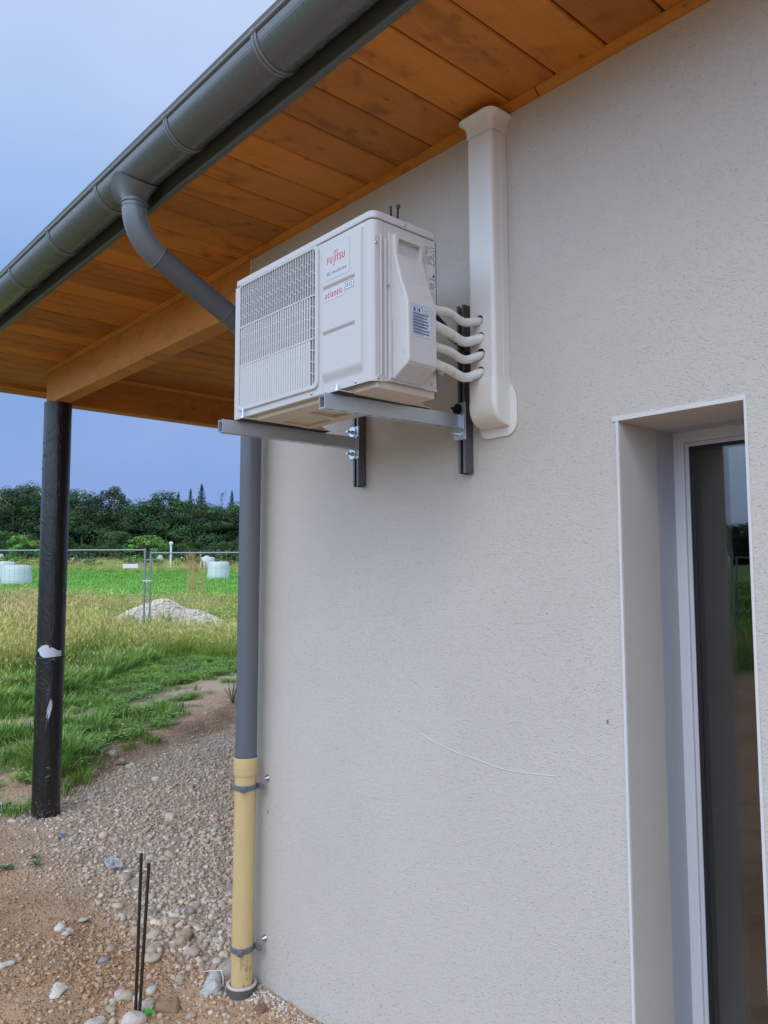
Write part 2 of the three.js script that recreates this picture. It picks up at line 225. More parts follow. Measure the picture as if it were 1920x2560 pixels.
// ---------------------------------------------------------------- house
const house = thing('house', 'pale rendered house with stained timber eaves and a porch roof on a wrapped post', 'house', [3.5, 0, -2]);
const WX0 = 1.853, WX1 = 2.191, WY0 = 0.14, WY1 = 2.114;
{
  const wall = part('wall', extrudeZ([[0, -0.4], [7.5, -0.4], [7.5, 3.165], [0, 3.165]], -0.30, 0, [[[WX0, WY0], [WX1, WY0], [WX1, WY1], [WX0, WY1]]]), plaster, house);
  part('side_wall', [box(0, 0.3, -0.4, 3.165, -6.5, -0.301), box(7.2, 7.5, -0.4, 3.165, -6.5, -0.301), box(0.301, 7.199, -0.4, 3.165, -6.5, -6.2)].map((g) => boxmap(g)), plaster, house);
  part('floor_slab', box(0.301, 7.199, -0.3, 0.02, -6.199, -0.301), std(.3, .29, .27, .7), house);
  const bead = std(.66, .64, .61, 0.7);
  part('corner_bead', [box(WX0 - .0065, WX0 + .002, WY0, WY1 + .012, -0.004, .0035, .0015), box(WX1 - .002, WX1 + .0055, WY0, WY1 + .012, -0.004, .0035, .0015)], bead, house);
  part('corner_bead', extrudeZ((() => { const o = []; srand(31); for (let i = 0; i <= 24; i++) o.push([WX0 - .016 + i * (WX1 - WX0 + .02) / 24, WY1 - .001]); for (let i = 24; i >= 0; i--) o.push([WX0 - .016 + i * (WX1 - WX0 + .02) / 24, WY1 + .010 + rr(-.002, .003)]); return o; })(), 0.0005, .004), bead, house);
  part('corner_bead', extrudeX([[.0005, -.1], [.005, -.1], [.005, 3.14], [.0005, 3.14]], -.004, .012), std(.6, .57, .5, .8), house);
  // reveals: rendered, then a bare grey coat beside the frame
  part('reveal', [box(WX0, WX0 + .0025, WY0, WY1, -.192, -.003), box(WX1 - .0025, WX1, WY0, WY1, -.192, -.003), box(WX0 + .003, WX1 - .003, WY1 - .0025, WY1, -.21, -.003)].map((g) => boxmap(g)), plasterFine, house);
  part('base_coat_band', [box(WX0, WX0 + .0015, WY0, WY1, -.293, -.1925), box(WX1 - .0015, WX1, WY0, WY1, -.293, -.1925), box(WX0 + .002, WX1 - .002, WY1 - .0015, WY1, -.293, -.2105)], std(.43, .445, .475, .8), house);
  part('window_sill', box(WX0 + .003, WX1 - .003, WY0, WY0 + .03, -.29, .03, .006), std(.5, .48, .45, .8), house);
  // window
  const win = sub('window', house), fr = std(.66, .66, .70, 0.32), zf = -.292;
  const ring = (x0, x1, y0, y1, w, z0, z1, b) => extrudeZ([[x0, y0], [x1, y0], [x1, y1], [x0, y1]], z0, z1, [[[x0 + w, y0 + w], [x1 - w, y0 + w], [x1 - w, y1 - w], [x0 + w, y1 - w]]], b);
  part('frame', ring(WX0 - .01, WX1 + .01, WY0 + .031, WY1 + .01, .041, zf - .07, zf, .0025), fr, win);
  part('sash', ring(WX0 + .0315, WX1 - .0315, WY0 + .0635, WY1 - .0315, .012, zf - .06, zf - .007, .002), std(.60, .60, .63, 0.32), win);
  part('gasket', ring(WX0 + .0435, WX1 - .0435, WY0 + .0755, WY1 - .0435, .011, zf - .05, zf - .0105, .001), std(.012, .013, .016, 0.45), win);
  const glass = new THREE.MeshPhysicalMaterial({ color: 0xffffff, roughness: 0.0, transmission: 1, thickness: 0, ior: 1.52, specularIntensity: 1 });
  part('pane', box(WX0 + .05, WX1 - .05, WY0 + .082, WY1 - .05, zf - .0150, zf - .0110), glass, win);
  part('pane', box(WX0 + .05, WX1 - .05, WY0 + .082, WY1 - .05, zf - .0330, zf - .0290), glass, win);
  // small marks on the render
  part('scuff_mark', tube([[1.085, 1.176, .0005], [1.173, 1.153, .0012], [1.261, 1.140, .0015], [1.344, 1.132, .0015], [1.423, 1.124, .0015], [1.499, 1.125, .0012], [1.633, 1.138, 0]]
    .map(([x, y, z]) => [x, y, z]), .0019, 60, 6).applyMatrix4(new THREE.Matrix4().makeScale(1, 1, .6)), std(.66, .62, .565, .8), house);
  srand(41);
  for (const [x, y] of [[1.796, 1.305], [.172, .72]]) part('speck', box(x, x + rr(.002, .0035), y, y + rr(.006, .016), .0003, .0022), std(.16, .15, .14, .9), house);
  { const g = []; for (let k = 0; k < 900; k++) { const y = groundY(rr(.05, 1.6), 0) + Math.pow(rnd(), 2.4) * 0.26 - .01, x = rr(.05, 1.7), s = rr(.0010, .0030); g.push(new THREE.IcosahedronGeometry(s, 0).scale(1, rr(.6, 1.5), .35).translate(x, y, .0006)); } const m = part('mud_splash', g, std(.42, .32, .25, .95), house); m.userData.kind = 'stuff'; }

  // soffit: boards run from the eave to the wall, over the porch they go on behind the beam
  const woods = [[.93, .90, .86], [.72, .69, .64], [1.05, 1.02, .97], [.85, .81, .77]].map((c) => { const m = wood.clone(); m.color = lin(...c); return m; }), soffit = sub('soffit', house), SY = 3.165, pitch = 0.171, T = .02;
  const prof = (w) => [[-w / 2, T], [w / 2, T], [w / 2, .005], [w / 2 - .004, 0], [-w / 2 + .004, 0], [-w / 2, .005]];
  srand(51);
  for (let k = -23; k < 37; k++) {
    const xc = 0.494 + pitch * (k - .5), wd = pitch - .0066;
    for (const [z0, z1] of xc < -2.80 ? [[-4.6, .529]] : xc < -.02 ? [[-.001, .529], [-4.6, -.107]] : [[-.001, .529]]) {
      const g = extrudeZ(prof(wd), z0, z1).translate(xc, SY + rr(-.0007, .0007), 0);
      planar(g, 'z', 'x', 1, 1, rr(-.8, .8) + k * .37, rr(0, 1.6));
      part('board', g, woods[Math.floor(rnd() * 4)], soffit);
    }
  }
  part('roof', [box(-3.28, 7.8, SY + .022, SY + .045, -4.62, .525), extrudeX([[.60, 3.33], [-4.7, 4.75], [-4.7, 4.87], [.60, 3.45]], -3.35, 7.85), extrudeX([[-4.7, 4.75], [-9.6, 3.33], [-9.6, 3.45], [-4.7, 4.87]], -3.35, 7.85), extrudeX([[.52, 3.21], [-4.7, 3.21], [-9.4, 3.21], [-4.7, 4.74], [.52, 3.325]], 7.5, 7.7), extrudeX([[.52, 3.21], [-9.4, 3.21], [-4.7, 4.74], [.52, 3.325]], -3.25, -3.05), box(.301, 7.199, 3.14, 3.16, -6.199, -.301)], std(.12, .11, .10, .8), house);
  const tr = (x0, x1, zz) => planar(extrudeX([[0 + zz, SY - .024], [.008 + zz, SY - .0235], [.011 + zz, SY - .016], [.020 + zz, SY - .012], [.0235 + zz, SY - .004], [.024 + zz, SY - .0005], [0 + zz, SY - .0005]], x0, x1), 'x', 'y', 1, 1, x0 * .3, .4);
  part('trim', tr(1.622, 4.6, .0006), beamWood, house); part('trim', tr(.002, 1.617, .0006), wood, house); part('trim', tr(-2.73, -.002, .0006), beamWood, house);
  part('trim', planar(extrudeZ([[-2.608, SY - .024], [-2.585, SY - .001], [-2.608, SY - .001]], -4.5, -.11), 'z', 'y'), beamWood, house);
  part('porch_beam', planar(new RoundedBoxGeometry(2.724, .239, .104, 2, .004).translate(-1.366, SY - .121, -.0525), 'x', 'y', 1, 1, .2, .1).clone(), beamWood, house);
  { const b = boxmap(box(-2.728, -2.612, SY - .240, SY - .001, -4.5, -.106, .004)); const uv = b.attributes.uv; for (let i = 0; i < uv.count; i++) { const nx = Math.abs(b.attributes.normal.getX(i)), ny = Math.abs(b.attributes.normal.getY(i)); if (ny > .7) uv.setXY(i, uv.getY(i), uv.getX(i)); } part('porch_beam', b, beamWood, house); }
  part('beam_knot', [new THREE.SphereGeometry(.019, 12, 8).scale(1, 1.5, .12).translate(-.085, 3.03, .0005), new THREE.SphereGeometry(.011, 10, 6).scale(1.6, 1, .12).translate(-.10, 2.995, .0005)], std(.035, .014, .006, .8), house);
  part('verge_board', boxmap(box(-3.30, -3.255, SY - .03, 3.36, -4.6, .53)), beamWood, house);
  part('fascia', [box(-3.30, 7.8, SY + .002, 3.33, .5305, .540), box(-3.30, 7.8, SY - .008, SY + .003, .5305, .552, .003), box(-3.30, 7.8, SY + .002, SY + .006, .5405, .549)], fasciaMat, house);
}

// gutter
const GY = 3.268, GZ = 0.625, GR = 0.081;
{
  const g = thing('gutter', 'dark grey half-round metal gutter along the eave edge', 'gutter', [1, 3.2, .62]);
  const arc = []; for (let i = 0; i <= 28; i++) { const a = Math.PI * (1 + i / 28); arc.push([GZ - GR * Math.cos(a), GY + GR * Math.sin(a)]); }
  const inn = arc.map(([z, y]) => [GZ + (z - GZ) * .965, GY + (y - GY) * .965]).reverse();
  part('trough', extrudeX([...arc, ...inn], -3.32, 7.9), gutterMat, g);
  part('rolled_rim', cyl([-3.32, GY + .004, GZ + GR - .001], [7.9, GY + .004, GZ + GR - .001], .0088, .0088, 16), gutterMat, g);
  part('end_cap', extrudeX(arc, -3.326, -3.321), gutterMat, g);
  for (const x of [-2.89, -2.33, -1.774, -1.17, -.60, -.045, .575, 1.138, 1.70, 2.26, 2.82, 3.4]) {
    const out = [], inn2 = []; for (let i = 0; i <= 26; i++) { const a = Math.PI * (1.0 + i / 26); out.push([GZ - (GR + .0045) * Math.cos(a), GY + (GR + .0045) * Math.sin(a)]); inn2.push([GZ - (GR + .0006) * Math.cos(a), GY + (GR + .0006) * Math.sin(a)]); }
    const band = (x0, x1) => extrudeX([...out, ...inn2.slice().reverse()], x0, x1, .0012);
    const b = part('bracket', [band(x - .0125, x - .002), band(x + .002, x + .0125), cyl([x - .013, GY + .005, GZ + GR - .001], [x + .013, GY + .005, GZ + GR - .001], .0105, .0105, 14)], gutterJoint, g);
    part('rivet', new THREE.SphereGeometry(.0035, 8, 6).translate(x, GY - GR * .93, GZ + GR * .38), steel, b);
  }
  // outlet funnel hugging the trough
  const ox = .15, oz = .625;
  part('outlet', [surf(40, 12, (u, v) => {
    const a = u * 2 * Math.PI, top = [ox + .118 * Math.cos(a), 0, GZ + .0835 * Math.sin(a)]; top[1] = GY - Math.sqrt(Math.max(0, (GR + .0055) ** 2 - (top[2] - GZ) ** 2));
    const bot = [ox + .0475 * Math.cos(a), 3.158, oz + .0475 * Math.sin(a)], t = 1 - Math.pow(1 - v, 1.35);
    return [mix(top[0], bot[0], t), mix(top[1], bot[1], v), mix(top[2], bot[2], t)];
  }), cyl([ox, 3.14, oz], [ox, 3.16, oz], .0473, .0473, 28, true)], std(.155, .172, .18, .45, .05), g);
}
// downpipe
const PX = .132, PZ = .078;
{
  const d = thing('downpipe', 'grey downpipe bending from the gutter outlet to the wall corner above a cream pipe foot', 'downpipe', [PX, 0.03, PZ]);
  const A = V(.15, 3.15, .625), sl = V(-.008, -.492 * .44, -.44).normalize(), B = V(.15, 3.014, .625), C2 = V(PX + .008, 2.743, PZ);
  const fil = (p, d0, d1, R, n = 16) => { const ang = Math.acos(clamp(d0.dot(d1), -1, 1)), t = R * Math.tan(ang / 2), a = p.clone().addScaledVector(d0, -t), b = p.clone().addScaledVector(d1, t), o = []; const nn = d1.clone().addScaledVector(d0, -d0.dot(d1)).normalize(), c = a.clone().addScaledVector(nn, R); for (let i = 0; i <= n; i++) { const q = ang * i / n; o.push(c.clone().addScaledVector(nn, -R * Math.cos(q)).addScaledVector(d0, R * Math.sin(q))); } return [a, b, o]; };
  const dn = V(0, -1, 0), [a1, b1, e1] = fil(B, dn, sl, .185), [a2, b2, e2] = fil(C2, sl, dn, .15);
  const tb = (pts, r) => new THREE.TubeGeometry(new THREE.CatmullRomCurve3(pts), 48, r, 28);
  const zincElbow = std(.165, .185, .205, 0.34, .05);
  const el = part('elbow', [tb([A, ...e1], .0475)], zincElbow, d);
  part('collar_ring', [new THREE.TorusGeometry(.0485, .0035, 10, 32).rotateX(Math.PI / 2).translate(A.x, 3.146, A.z), new THREE.TorusGeometry(.0478, .0016, 8, 32).rotateX(Math.PI / 2).translate(A.x, 3.128, A.z)], zincElbow, el);
  { // folded seam on the elbow's side and the rolled edge at its end
    const side = V(1, 0, 0), pts = [A, ...e1].map((p, i, arr) => { const tg = (i < 2 ? dn : arr[Math.min(i + 1, arr.length - 1)].clone().sub(arr[i - 1]).normalize()); const nn = V(tg.x, tg.y, tg.z).cross(side).normalize(); return p.clone().addScaledVector(side, .0475 * .80).addScaledVector(nn, -.0475 * .60); });
    part('seam', new THREE.TubeGeometry(new THREE.CatmullRomCurve3(pts.slice(1)), 40, .0022, 8), zincElbow, el);
    const q = new THREE.Quaternion().setFromUnitVectors(V(0, 0, 1), sl);
    part('edge_ring', new THREE.TorusGeometry(.0478, .0016, 8, 36).applyQuaternion(q).translate(...b1.toArray()), std(.2, .22, .24, .45), el);
    const p2 = b1.clone().lerp(a2, .86); part('edge_ring', new THREE.TorusGeometry(.0468, .0016, 8, 36).applyQuaternion(q).translate(...p2.toArray()), std(.17, .18, .2, .45), el);
  }
  part('sloping_pipe', new THREE.CylinderGeometry(.0455, .0455, b1.distanceTo(a2), 32, 1, true).applyQuaternion(new THREE.Quaternion().setFromUnitVectors(V(0, 1, 0), sl)).translate(...b1.clone().add(a2).multiplyScalar(.5).toArray()), pvcGrey, d);
  part('elbow', tb([...e2, V(b2.x - .002, b2.y - .06, b2.z)], .047), zincElbow, d);
  part('upright_pipe', cyl([PX + .008, b2.y - .05, PZ], [PX - .0098, .93, PZ], .0445, .0445, 36), pvcGrey, d);
  // cream foot: lathe profile, socket on top
  const yl = new THREE.LatheGeometry([[.0445, .04], [.0445, .872], [.0450, .878], [.0505, .888], [.0508, .928], [.0515, .932], [.0515, .950], [.0500, .953], [.0470, .953], [.0465, .92]].map((p) => new THREE.Vector2(...p)), 44);
  { const p = yl.attributes.position, uv = yl.attributes.uv; for (let i = 0; i < p.count; i++) uv.setXY(i, uv.getX(i), p.getY(i)); }
  { const p = yl.attributes.position; for (let i = 0; i < p.count; i++) p.setX(i, p.getX(i) + (p.getY(i) - .04) * .0148); }
  const foot = part('cream_pipe', yl.translate(PX - .0235, 0, PZ), pvcYellow, d); foot.userData.label = 'cream plastic lower pipe with a wider socket on top';
  for (const y of [.833, .19]) {
    const cx = PX - .0235 + (y - .04) * .0148, c = part('pipe_clamp', [extrudeY(rrect(cx - .0495, cx + .0495, PZ - .0495, PZ + .0495, .0494, 10), y - .0105, y + .0105, .002, [rrect(cx - .0452, cx + .0452, PZ - .0452, PZ + .0452, .0451, 10)]), box(cx + .030, cx + .058, y - .011, y + .011, PZ + .030, PZ + .046, .003), cyl([cx + .046, y, PZ + .028], [cx + .046, y, PZ + .052], .008, .008, 14), box(cx + .02, cx + .065, y - .010, y + .010, PZ - .052, PZ - .040, .003)], std(.14, .15, .17, .4), d);
    part('stand_off_screw', [cyl([cx + .052, y + .030, PZ - .038], [cx + .052, y + .030, .002], .004, .004, 10), cyl([cx + .052, y + .030, .020], [cx + .052, y + .030, .003], .005, .0135, 18), cyl([cx + .052, y + .030, .003], [cx + .052, y + .030, .0008], .0135, .0135, 18)], steel, c);
  }
  part('base_stub', [extrudeY(rrect(PX - .0235 - .062, PX - .0235 + .062, PZ - .062, PZ + .062, .0615, 12), -.03, .045, .002, [rrect(PX - .0235 - .0455, PX - .0235 + .0455, PZ - .0455, PZ + .0455, .0454, 12)])], std(.10, .09, .08, .7), d);
  part('sealing_ring', new THREE.TorusGeometry(.0545, .0075, 10, 36).rotateX(Math.PI / 2).translate(PX - .0235, .046, PZ), std(.55, .47, .40, .7), d);
}
// post
{
  const bx = -2.632, bz = -.052, R = .092, top = 2.925, y0 = groundY(bx, bz) - .05;
  const g = surf(72, 120, (u, v) => { const a = u * 2 * Math.PI, y = mix(y0, top, v), r = R * (1 + .014 * (fbm(u * 9, v * 42 + u * 6, 201, 3, 9) - .5)) * (1 + .02 * smooth(.985, 1, v)); return [bx + r * Math.sin(a), y, bz + r * Math.cos(a)]; });
  const t = thing('porch_post', 'black film-wrapped post holding up the porch beam', 'post', [bx, 0, bz]);
  g.translate(-bx, 0, -bz).rotateY(-109 * Math.PI / 180).translate(bx, 0, bz);
  const p = g.attributes.position, uv = g.attributes.uv; for (let i = 0; i < p.count; i++) uv.setXY(i, uv.getX(i), uv.getY(i));
  part('wrapped_column', [g, cyl([bx, top - .002, bz], [bx, top, bz], R * .97, R * .97, 40)].map((q, i) => (i ? q : q)), film, t);
  // torn pale patch where the film has split
  const cy = 1.205, c0 = 62 * Math.PI / 180;
  part('torn_patch', surf(30, 6, (u, v) => { const a = c0 + mix(-.86, .98, u) , up = .032 * Math.sin(Math.PI * Math.min(1, u * 1.25)) * (u < .5 ? 1.3 : .75) + (u > .55 ? .012 : 0), lo = -.02 - .028 * Math.sin(Math.PI * u) - .01 * u + .012 * (u < .12 ? 1 : 0); const y = cy - .022 * u + mix(lo, up, v); return [bx + (R * 1.022) * Math.sin(a), y, bz + (R * 1.022) * Math.cos(a)]; }), std(.60, .63, .69, .35), t);
  const flapMat = std(.02, .02, .022, .4); srand(61); const fl = []; for (let k = 0; k < 9; k++) { const a = c0 + rr(-1.3, 1.1), y = cy - rr(.05, .09); fl.push(tube([[bx + R * Math.sin(a), y, bz + R * Math.cos(a)], [bx + 1.06 * R * Math.sin(a + .08), y - .015, bz + 1.06 * R * Math.cos(a + .08)], [bx + R * Math.sin(a + .2), y + rr(-.01, .02), bz + R * Math.cos(a + .2)]], .004, 10, 6)); }
  fl.push(new THREE.TorusGeometry(R * 1.01, .007, 8, 40).rotateX(Math.PI / 2 + .05).translate(bx, cy - .055, bz));
  part('film_roll_edge', fl, std(.016, .016, .018, .35), t);
  for (let k = 0; k < 26; k++) { const a = c0 + rr(-1.5, 1.5), y = rr(1.3, 2.9); part('film_flap', box(-.004, .004, -.008, .008, -.001, .002).rotateZ(rr(-1, 1)).translate(0, 0, R * 1.004).rotateY(a).translate(bx, y, bz), flapMat, t); }
}

// ---------------------------------------------------------------- heat pump outdoor unit
const AX0 = .706, AX1 = 1.424, AZ0 = .252, AZ1 = .500, AY0 = 2.226, AY1 = 2.680;
const ev = new Evaluator(); ev.useGroups = false; ev.attributes = ['position', 'normal', 'uv'];
const csg = (a, ...bs) => { let r = new Brush(a); r.updateMatrixWorld(); for (const b of bs) { const B = new Brush(b); B.updateMatrixWorld(); r = ev.evaluate(r, B, SUBTRACTION); } return r.geometry; };
{
  const ac = thing('heat_pump_unit', 'off-white outdoor heat pump unit with a slatted grille hung high on the wall', 'heat pump', [1.06, AY0, .376]);
  const inG = (x, y) => 0;
  // casing: back, left side and dark fan chamber
  part('casing', [extrudeY([...rrect(AX0, AX1 - .001, AZ0, AZ1 - .030, .010, 3)].map((p) => p), AY0 + .012, AY0 + .016), box(AX0, AX0 + .004, AY0 + .012, AY1 - .002, AZ0, AZ1 - .002), box(1.168, 1.172, AY0 + .012, AY1 - .002, AZ0 + .01, AZ1 - .004), box(AX0, AX1 - .002, AY0 + .012, AY1 - .002, AZ0, AZ0 + .003), box(AX1 - .006, AX1 - .002, AY0 + .006, AY1 - .002, AZ0, .4)], acWhite, ac);
  const coil = part('coil', [box(AX0 + .006, 1.166, AY0 + .02, AY1 - .004, AZ0 + .02, AZ0 + .045)], std(.035, .035, .037, .6, .2), ac);
  { const f = []; for (let i = 0; i < 70; i++) f.push(box(AX0 + .008 + i * .0065, AX0 + .0098 + i * .0065, AY0 + .02, AY1 - .004, AZ0 + .0455, AZ0 + .05)); part('coil_fins', f, std(.05, .05, .052, .5, .3), coil).userData.kind = 'stuff'; }
  { // fan: hub and three swept blades inside a pale shroud ring
    const cx = .956, cy = 2.462, fan = sub('fan', ac);
    part('hub', cyl([cx, cy, .36], [cx, cy, .415], .045, .040, 24), std(.03, .03, .031, .5), fan);
    for (let k = 0; k < 3; k++) part('blade', surf(14, 12, (u, v) => { const r = mix(.04, .188, v), a = k * 2.094 + mix(-.45, .62, u) + .35 * v; return [cx + r * Math.cos(a), cy + r * Math.sin(a), mix(.345, .425, u) + .01 * Math.sin(u * 3.1)]; }), std(.03, .03, .032, .5), fan);
    part('shroud', csg(box(AX0 + .005, 1.167, AY0 + .018, AY1 - .003, .440, .446), cyl([cx, cy, .40], [cx, cy, .5], .204, .204, 48)), std(.025, .025, .026, .7), ac);
  }
  // front: rim round the grille plus a pressed service panel running round the rounded corner
  const gx0 = .742, gx1 = 1.168, gy0 = 2.257, gy1 = 2.682;
  part('front_frame', [extrudeZ([[AX0, AY0], [1.1985, AY0], [1.1985, AY1], [AX0, AY1]], AZ1 - .022, AZ1, [rrect(gx0, gx1, gy0, gy1 - .006, .016)], .0015)], acWhite, ac);
  part('grille_rim', [extrudeZ(rrect(gx0 - .008, gx1 + .014, gy0 - .010, gy1 - .0015, .020), AZ1 - .006, AZ1 + .0065, [rrect(gx0 + .003, gx1 - .002, gy0 + .004, gy1 - .010, .012)], .003)], acWhite, ac);
  { // upright slats: shallow at the top, deeper lower down, with cross bars and small rungs
    const g = [], n = 33, p = (gx1 - gx0 - .004) / n, ys = [gy0 + .004, 2.400, 2.532, gy1 - .008];
    for (let s = 0; s < 3; s++) { const dz = [.0125, .0060, .0024][s], y0 = ys[s], y1 = ys[s + 1];
      for (let i = 1; i < n; i++) { const x = gx0 + .003 + i * p, wq = s === 2 || i > n - 2 ? 0 : s === 0 ? .0098 : .0062; g.push(box(x - .0018, x + .0018, y0, y1, AZ1 - .001, AZ1 + .004)); if (wq) g.push(box(-wq, 0, y0, y1, -.0012, 0).rotateY(s === 0 ? .42 : .75).translate(x + .0016, 0, AZ1 + .0012)); }
      for (let r = 1; r < 4; r++) for (let i = 0; i < n; i++) { const x = gx0 + .003 + i * p, y = mix(y0, y1, r / 4) + (i % 2 ? .0045 : -.0045) * (s === 2 ? 1 : .5); g.push(box(x + .0015, x + p - .0015, y - .0012, y + .0012, AZ1 - .003, AZ1 + (s === 0 ? .0042 : .0025))); } }
    for (const y of [2.400, 2.532]) g.push(box(gx0 - .002, gx1 - .003, y - .0022, y + .0022, AZ1 - .006, AZ1 + .0052));
    part('grille', g, acWhite, ac).userData.kind = 'stuff';
  }
  const soft = (d, w) => smooth(0, w, d);
  part('service_panel', surf(190, 150, (u, v) => {
    const L = .226, r = .022, arc = r * Math.PI / 2, tail = .014, S = u * (L - r + arc + tail), y = mix(AY0, AY1 - .0015, v); let x, z, nx, nz;
    const x0 = 1.1995; if (S < L - r) { x = x0 + S; z = AZ1; nx = 0; nz = 1; } else if (S < L - r + arc) { const a = (S - L + r) / r; x = AX1 - r + r * Math.sin(a); z = AZ1 - r + r * Math.cos(a); nx = Math.sin(a); nz = Math.cos(a); } else { x = AX1; z = AZ1 - r - (S - L + r - arc); nx = 1; nz = 0; }
    let h = 0;
    const dx = Math.min(x - 1.2035, 1.386 - x), dt = 2.669 - y, db = y - 2.251;
    if (nz === 1) { h += .0085 * soft(dx, .005) * soft(dt, .006) * soft(db, .034);
      for (const gy of [2.5325, 2.3975]) { const q = Math.abs(y - gy); h -= .0060 * smooth(.0055, .0015, q) * smooth(1.2075, 1.2105, x) * smooth(1.356, 1.352, x); } }
    if (nx > .9) { const q = smooth(2.632, 2.628, y) * smooth(2.242, 2.246, y); h -= .002 * q * smooth(.4965, .4955, z) ; }
    return [x + nx * h, y, z + nz * h];
  }), acWhite, ac);
  // right side: seam, pressed slots and a rib
  part('side_panel', surf(150, 120, (u, v) => {
    const z = mix(.4625, AZ0 + .0035, u), y = mix(AY0 + .004, AY1 - .0015, v); let h = 0; const yy = smooth(2.634, 2.630, y) * smooth(2.240, 2.244, y);
    h -= .0035 * smooth(.0022, .0010, Math.abs(z - .4575)) * smooth(2.622, 2.618, y);
    h += .0025 * smooth(.0035, .0016, Math.abs(z - .4520)) * yy;
    return [AX1 - .0012 + h, y, z];
  }), acWhite, ac);
  part('side_rib', [box(AX1 - .001, AX1 + .0045, 2.243, 2.638, .470, .4745, .002), box(AX1 - .004, AX1 + .0002, AY0 + .004, AY1 - .002, .4630, .4641)], acWhite, ac);
  // valve cover: wedge bulge with a hand recess
  {
    const prof = [[1.4235, 2.650], [1.4440, 2.646], [1.4455, 2.588], [1.470, 2.505], [1.4905, 2.455], [1.4950, 2.440], [1.4975, 2.276], [1.490, 2.268], [1.436, 2.2365], [1.4235, 2.2365]].reverse();
    const bulge = extrudeZ(prof, .3265, .4365, [], .005);
    const cover = part('valve_cover', [csg(flat(bulge), new RoundedBoxGeometry(.08, .047, .086, 3, .008).translate(1.4575, 2.6115, .3805)), box(AX1 - .001, 1.4298, 2.231, 2.654, .3035, .446, .0025)], acWhiteWorn, ac);
    part('cover_rib', [extrudeX([[.437, 2.238], [.4445, 2.238], [.4445, 2.395], [.4408, 2.404], [.437, 2.395]], 1.4295, 1.4335, .001)], acWhite, cover);
  }
  part('lid', [extrudeY(rrect(AX0 - .004, AX1 + .003, AZ0 - .003, AZ1 + .003, .024, 8), AY1 + .0008, AY1 + .0225, .0035)], acWhite, ac);
  part('lid_shadow_gap', extrudeY(rrect(AX0 + .003, AX1 - .004, AZ0 + .004, AZ1 - .005, .02, 6), AY1 - .0014, AY1 + .0007), acDark, ac);
  // base pan, pressed ribs, feet
  const pan = part('base_pan', [csg(box(AX0 + .012, AX1 - .008, AY0 - .016, AY0 + .010, AZ0 + .004, AZ1 - .020, .004), box(.84, .98, AY0 - .03, AY0 - .009, .29, .40), box(1.02, 1.15, AY0 - .03, AY0 - .007, .31, .42), cyl([1.185, AY0 - .03, .315], [1.185, AY0 + .002, .315], .016, .016, 24), box(.76, .82, AY0 - .03, AY0 - .010, .30, .45)), box(.86, .96, AY0 - .0095, AY0 - .0045, .31, .38, .002), box(1.335, 1.362, AY0 - .017, AY0 - .008, .29, .318, .002), box(1.345, 1.375, AY0 - .018, AY0 - .008, .35, .375, .002)], acBeige, ac);
  for (const fx of [.792, 1.292]) {
    const f = part('foot', [extrudeX([[.575, 2.2125], [.572, 2.2135], [.535, 2.2145], [.505, 2.2290], [.262, 2.2290], [.236, 2.2145], [.212, 2.2135], [.212, 2.2115], [.575, 2.2112]].map(([z, y]) => [z - .04, y]), fx - .024, fx + .026, .0008)], acBeige, ac);
    part('rubber_pad', box(fx - .018, fx + .020, 2.2078, 2.2111, .180, .530), blackRubber, f);
    const bz = .513; part('bolt', [cyl([fx - .008, 2.213, bz], [fx - .008, 2.2155, bz], .0125, .0125, 20), cyl([fx - .008, 2.2155, bz], [fx - .008, 2.2255, bz], .0078, .0078, 6), cyl([fx - .008, 2.2255, bz], [fx - .008, fx < 1 ? 2.252 : 2.236, bz], .0042, .0042, 10)], zincBright, f);
  }
  const scr = (x, y, z, nx, nz) => part('screw', new THREE.SphereGeometry(.0048, 12, 8).scale(nx ? .55 : 1, 1, nz ? .55 : 1).translate(x, y, z), steel, ac);
  scr(AX1 + .0035, 2.689, .383, 1, 0); scr(AX1 - .001, 2.612, .487, 1, 0); scr(AX1 + .0065, 2.500, .450, 1, 0); scr(AX1, 2.234, .481, 1, 0); scr(AX1 + .0005, 2.249, .276, 1, 0); scr(1.350, 2.234, AZ1 + .0005, 0, 1); scr(1.146, 2.237, AZ1 + .0005, 0, 1);
  // stickers
  const zS = AZ1 + .0091, sticker = (name, label, x0, x1, y0, y1, w, h, draw, z = zS) => { const m = part(name, planar(box(x0, x1, y0, y1, z - .0003, z), 'x', 'y', 1 / (x1 - x0), 1 / (y1 - y0), -x0 / (x1 - x0), -y0 / (y1 - y0)), new THREE.MeshStandardMaterial({ map: canvasTex(w, h, draw), roughness: .35 }), ac); m.userData.label = label; return m; };
  sticker('maker_sticker', 'white sticker with a red maker name and grey small print', 1.2215, 1.3345, 2.552, 2.651, 580, 508, (x, w, h) => {
    x.fillStyle = 'rgb(199,197,197)'; x.fillRect(0, 0, w, h); x.fillStyle = x.strokeStyle = 'rgb(196,32,42)';
    x.font = 'bold 122px sans-serif'; x.textAlign = 'left'; x.save(); x.translate(38, 262); x.scale(.98, 1.12); let px = 0; for (const [c, k] of [['F', .94], ['U', .92], ['J', .8], ['I', .8], ['T', .9], ['S', .9], ['U', 1]]) { x.fillText(c === 'J' || c === 'I' ? '' : c, px, 0); const wd = x.measureText(c).width; if (c === 'J') { x.lineWidth = 17; x.lineCap = 'butt'; x.beginPath(); x.moveTo(px + 34, -88); x.lineTo(px + 34, 8); x.quadraticCurveTo(px + 32, 34, px + 4, 38); x.stroke(); px += 54; } else if (c === 'I') { x.lineWidth = 17; x.beginPath(); x.moveTo(px + 16, -88); x.lineTo(px + 16, 0); x.stroke(); px += 34; } else px += wd * k + 4; } x.restore();
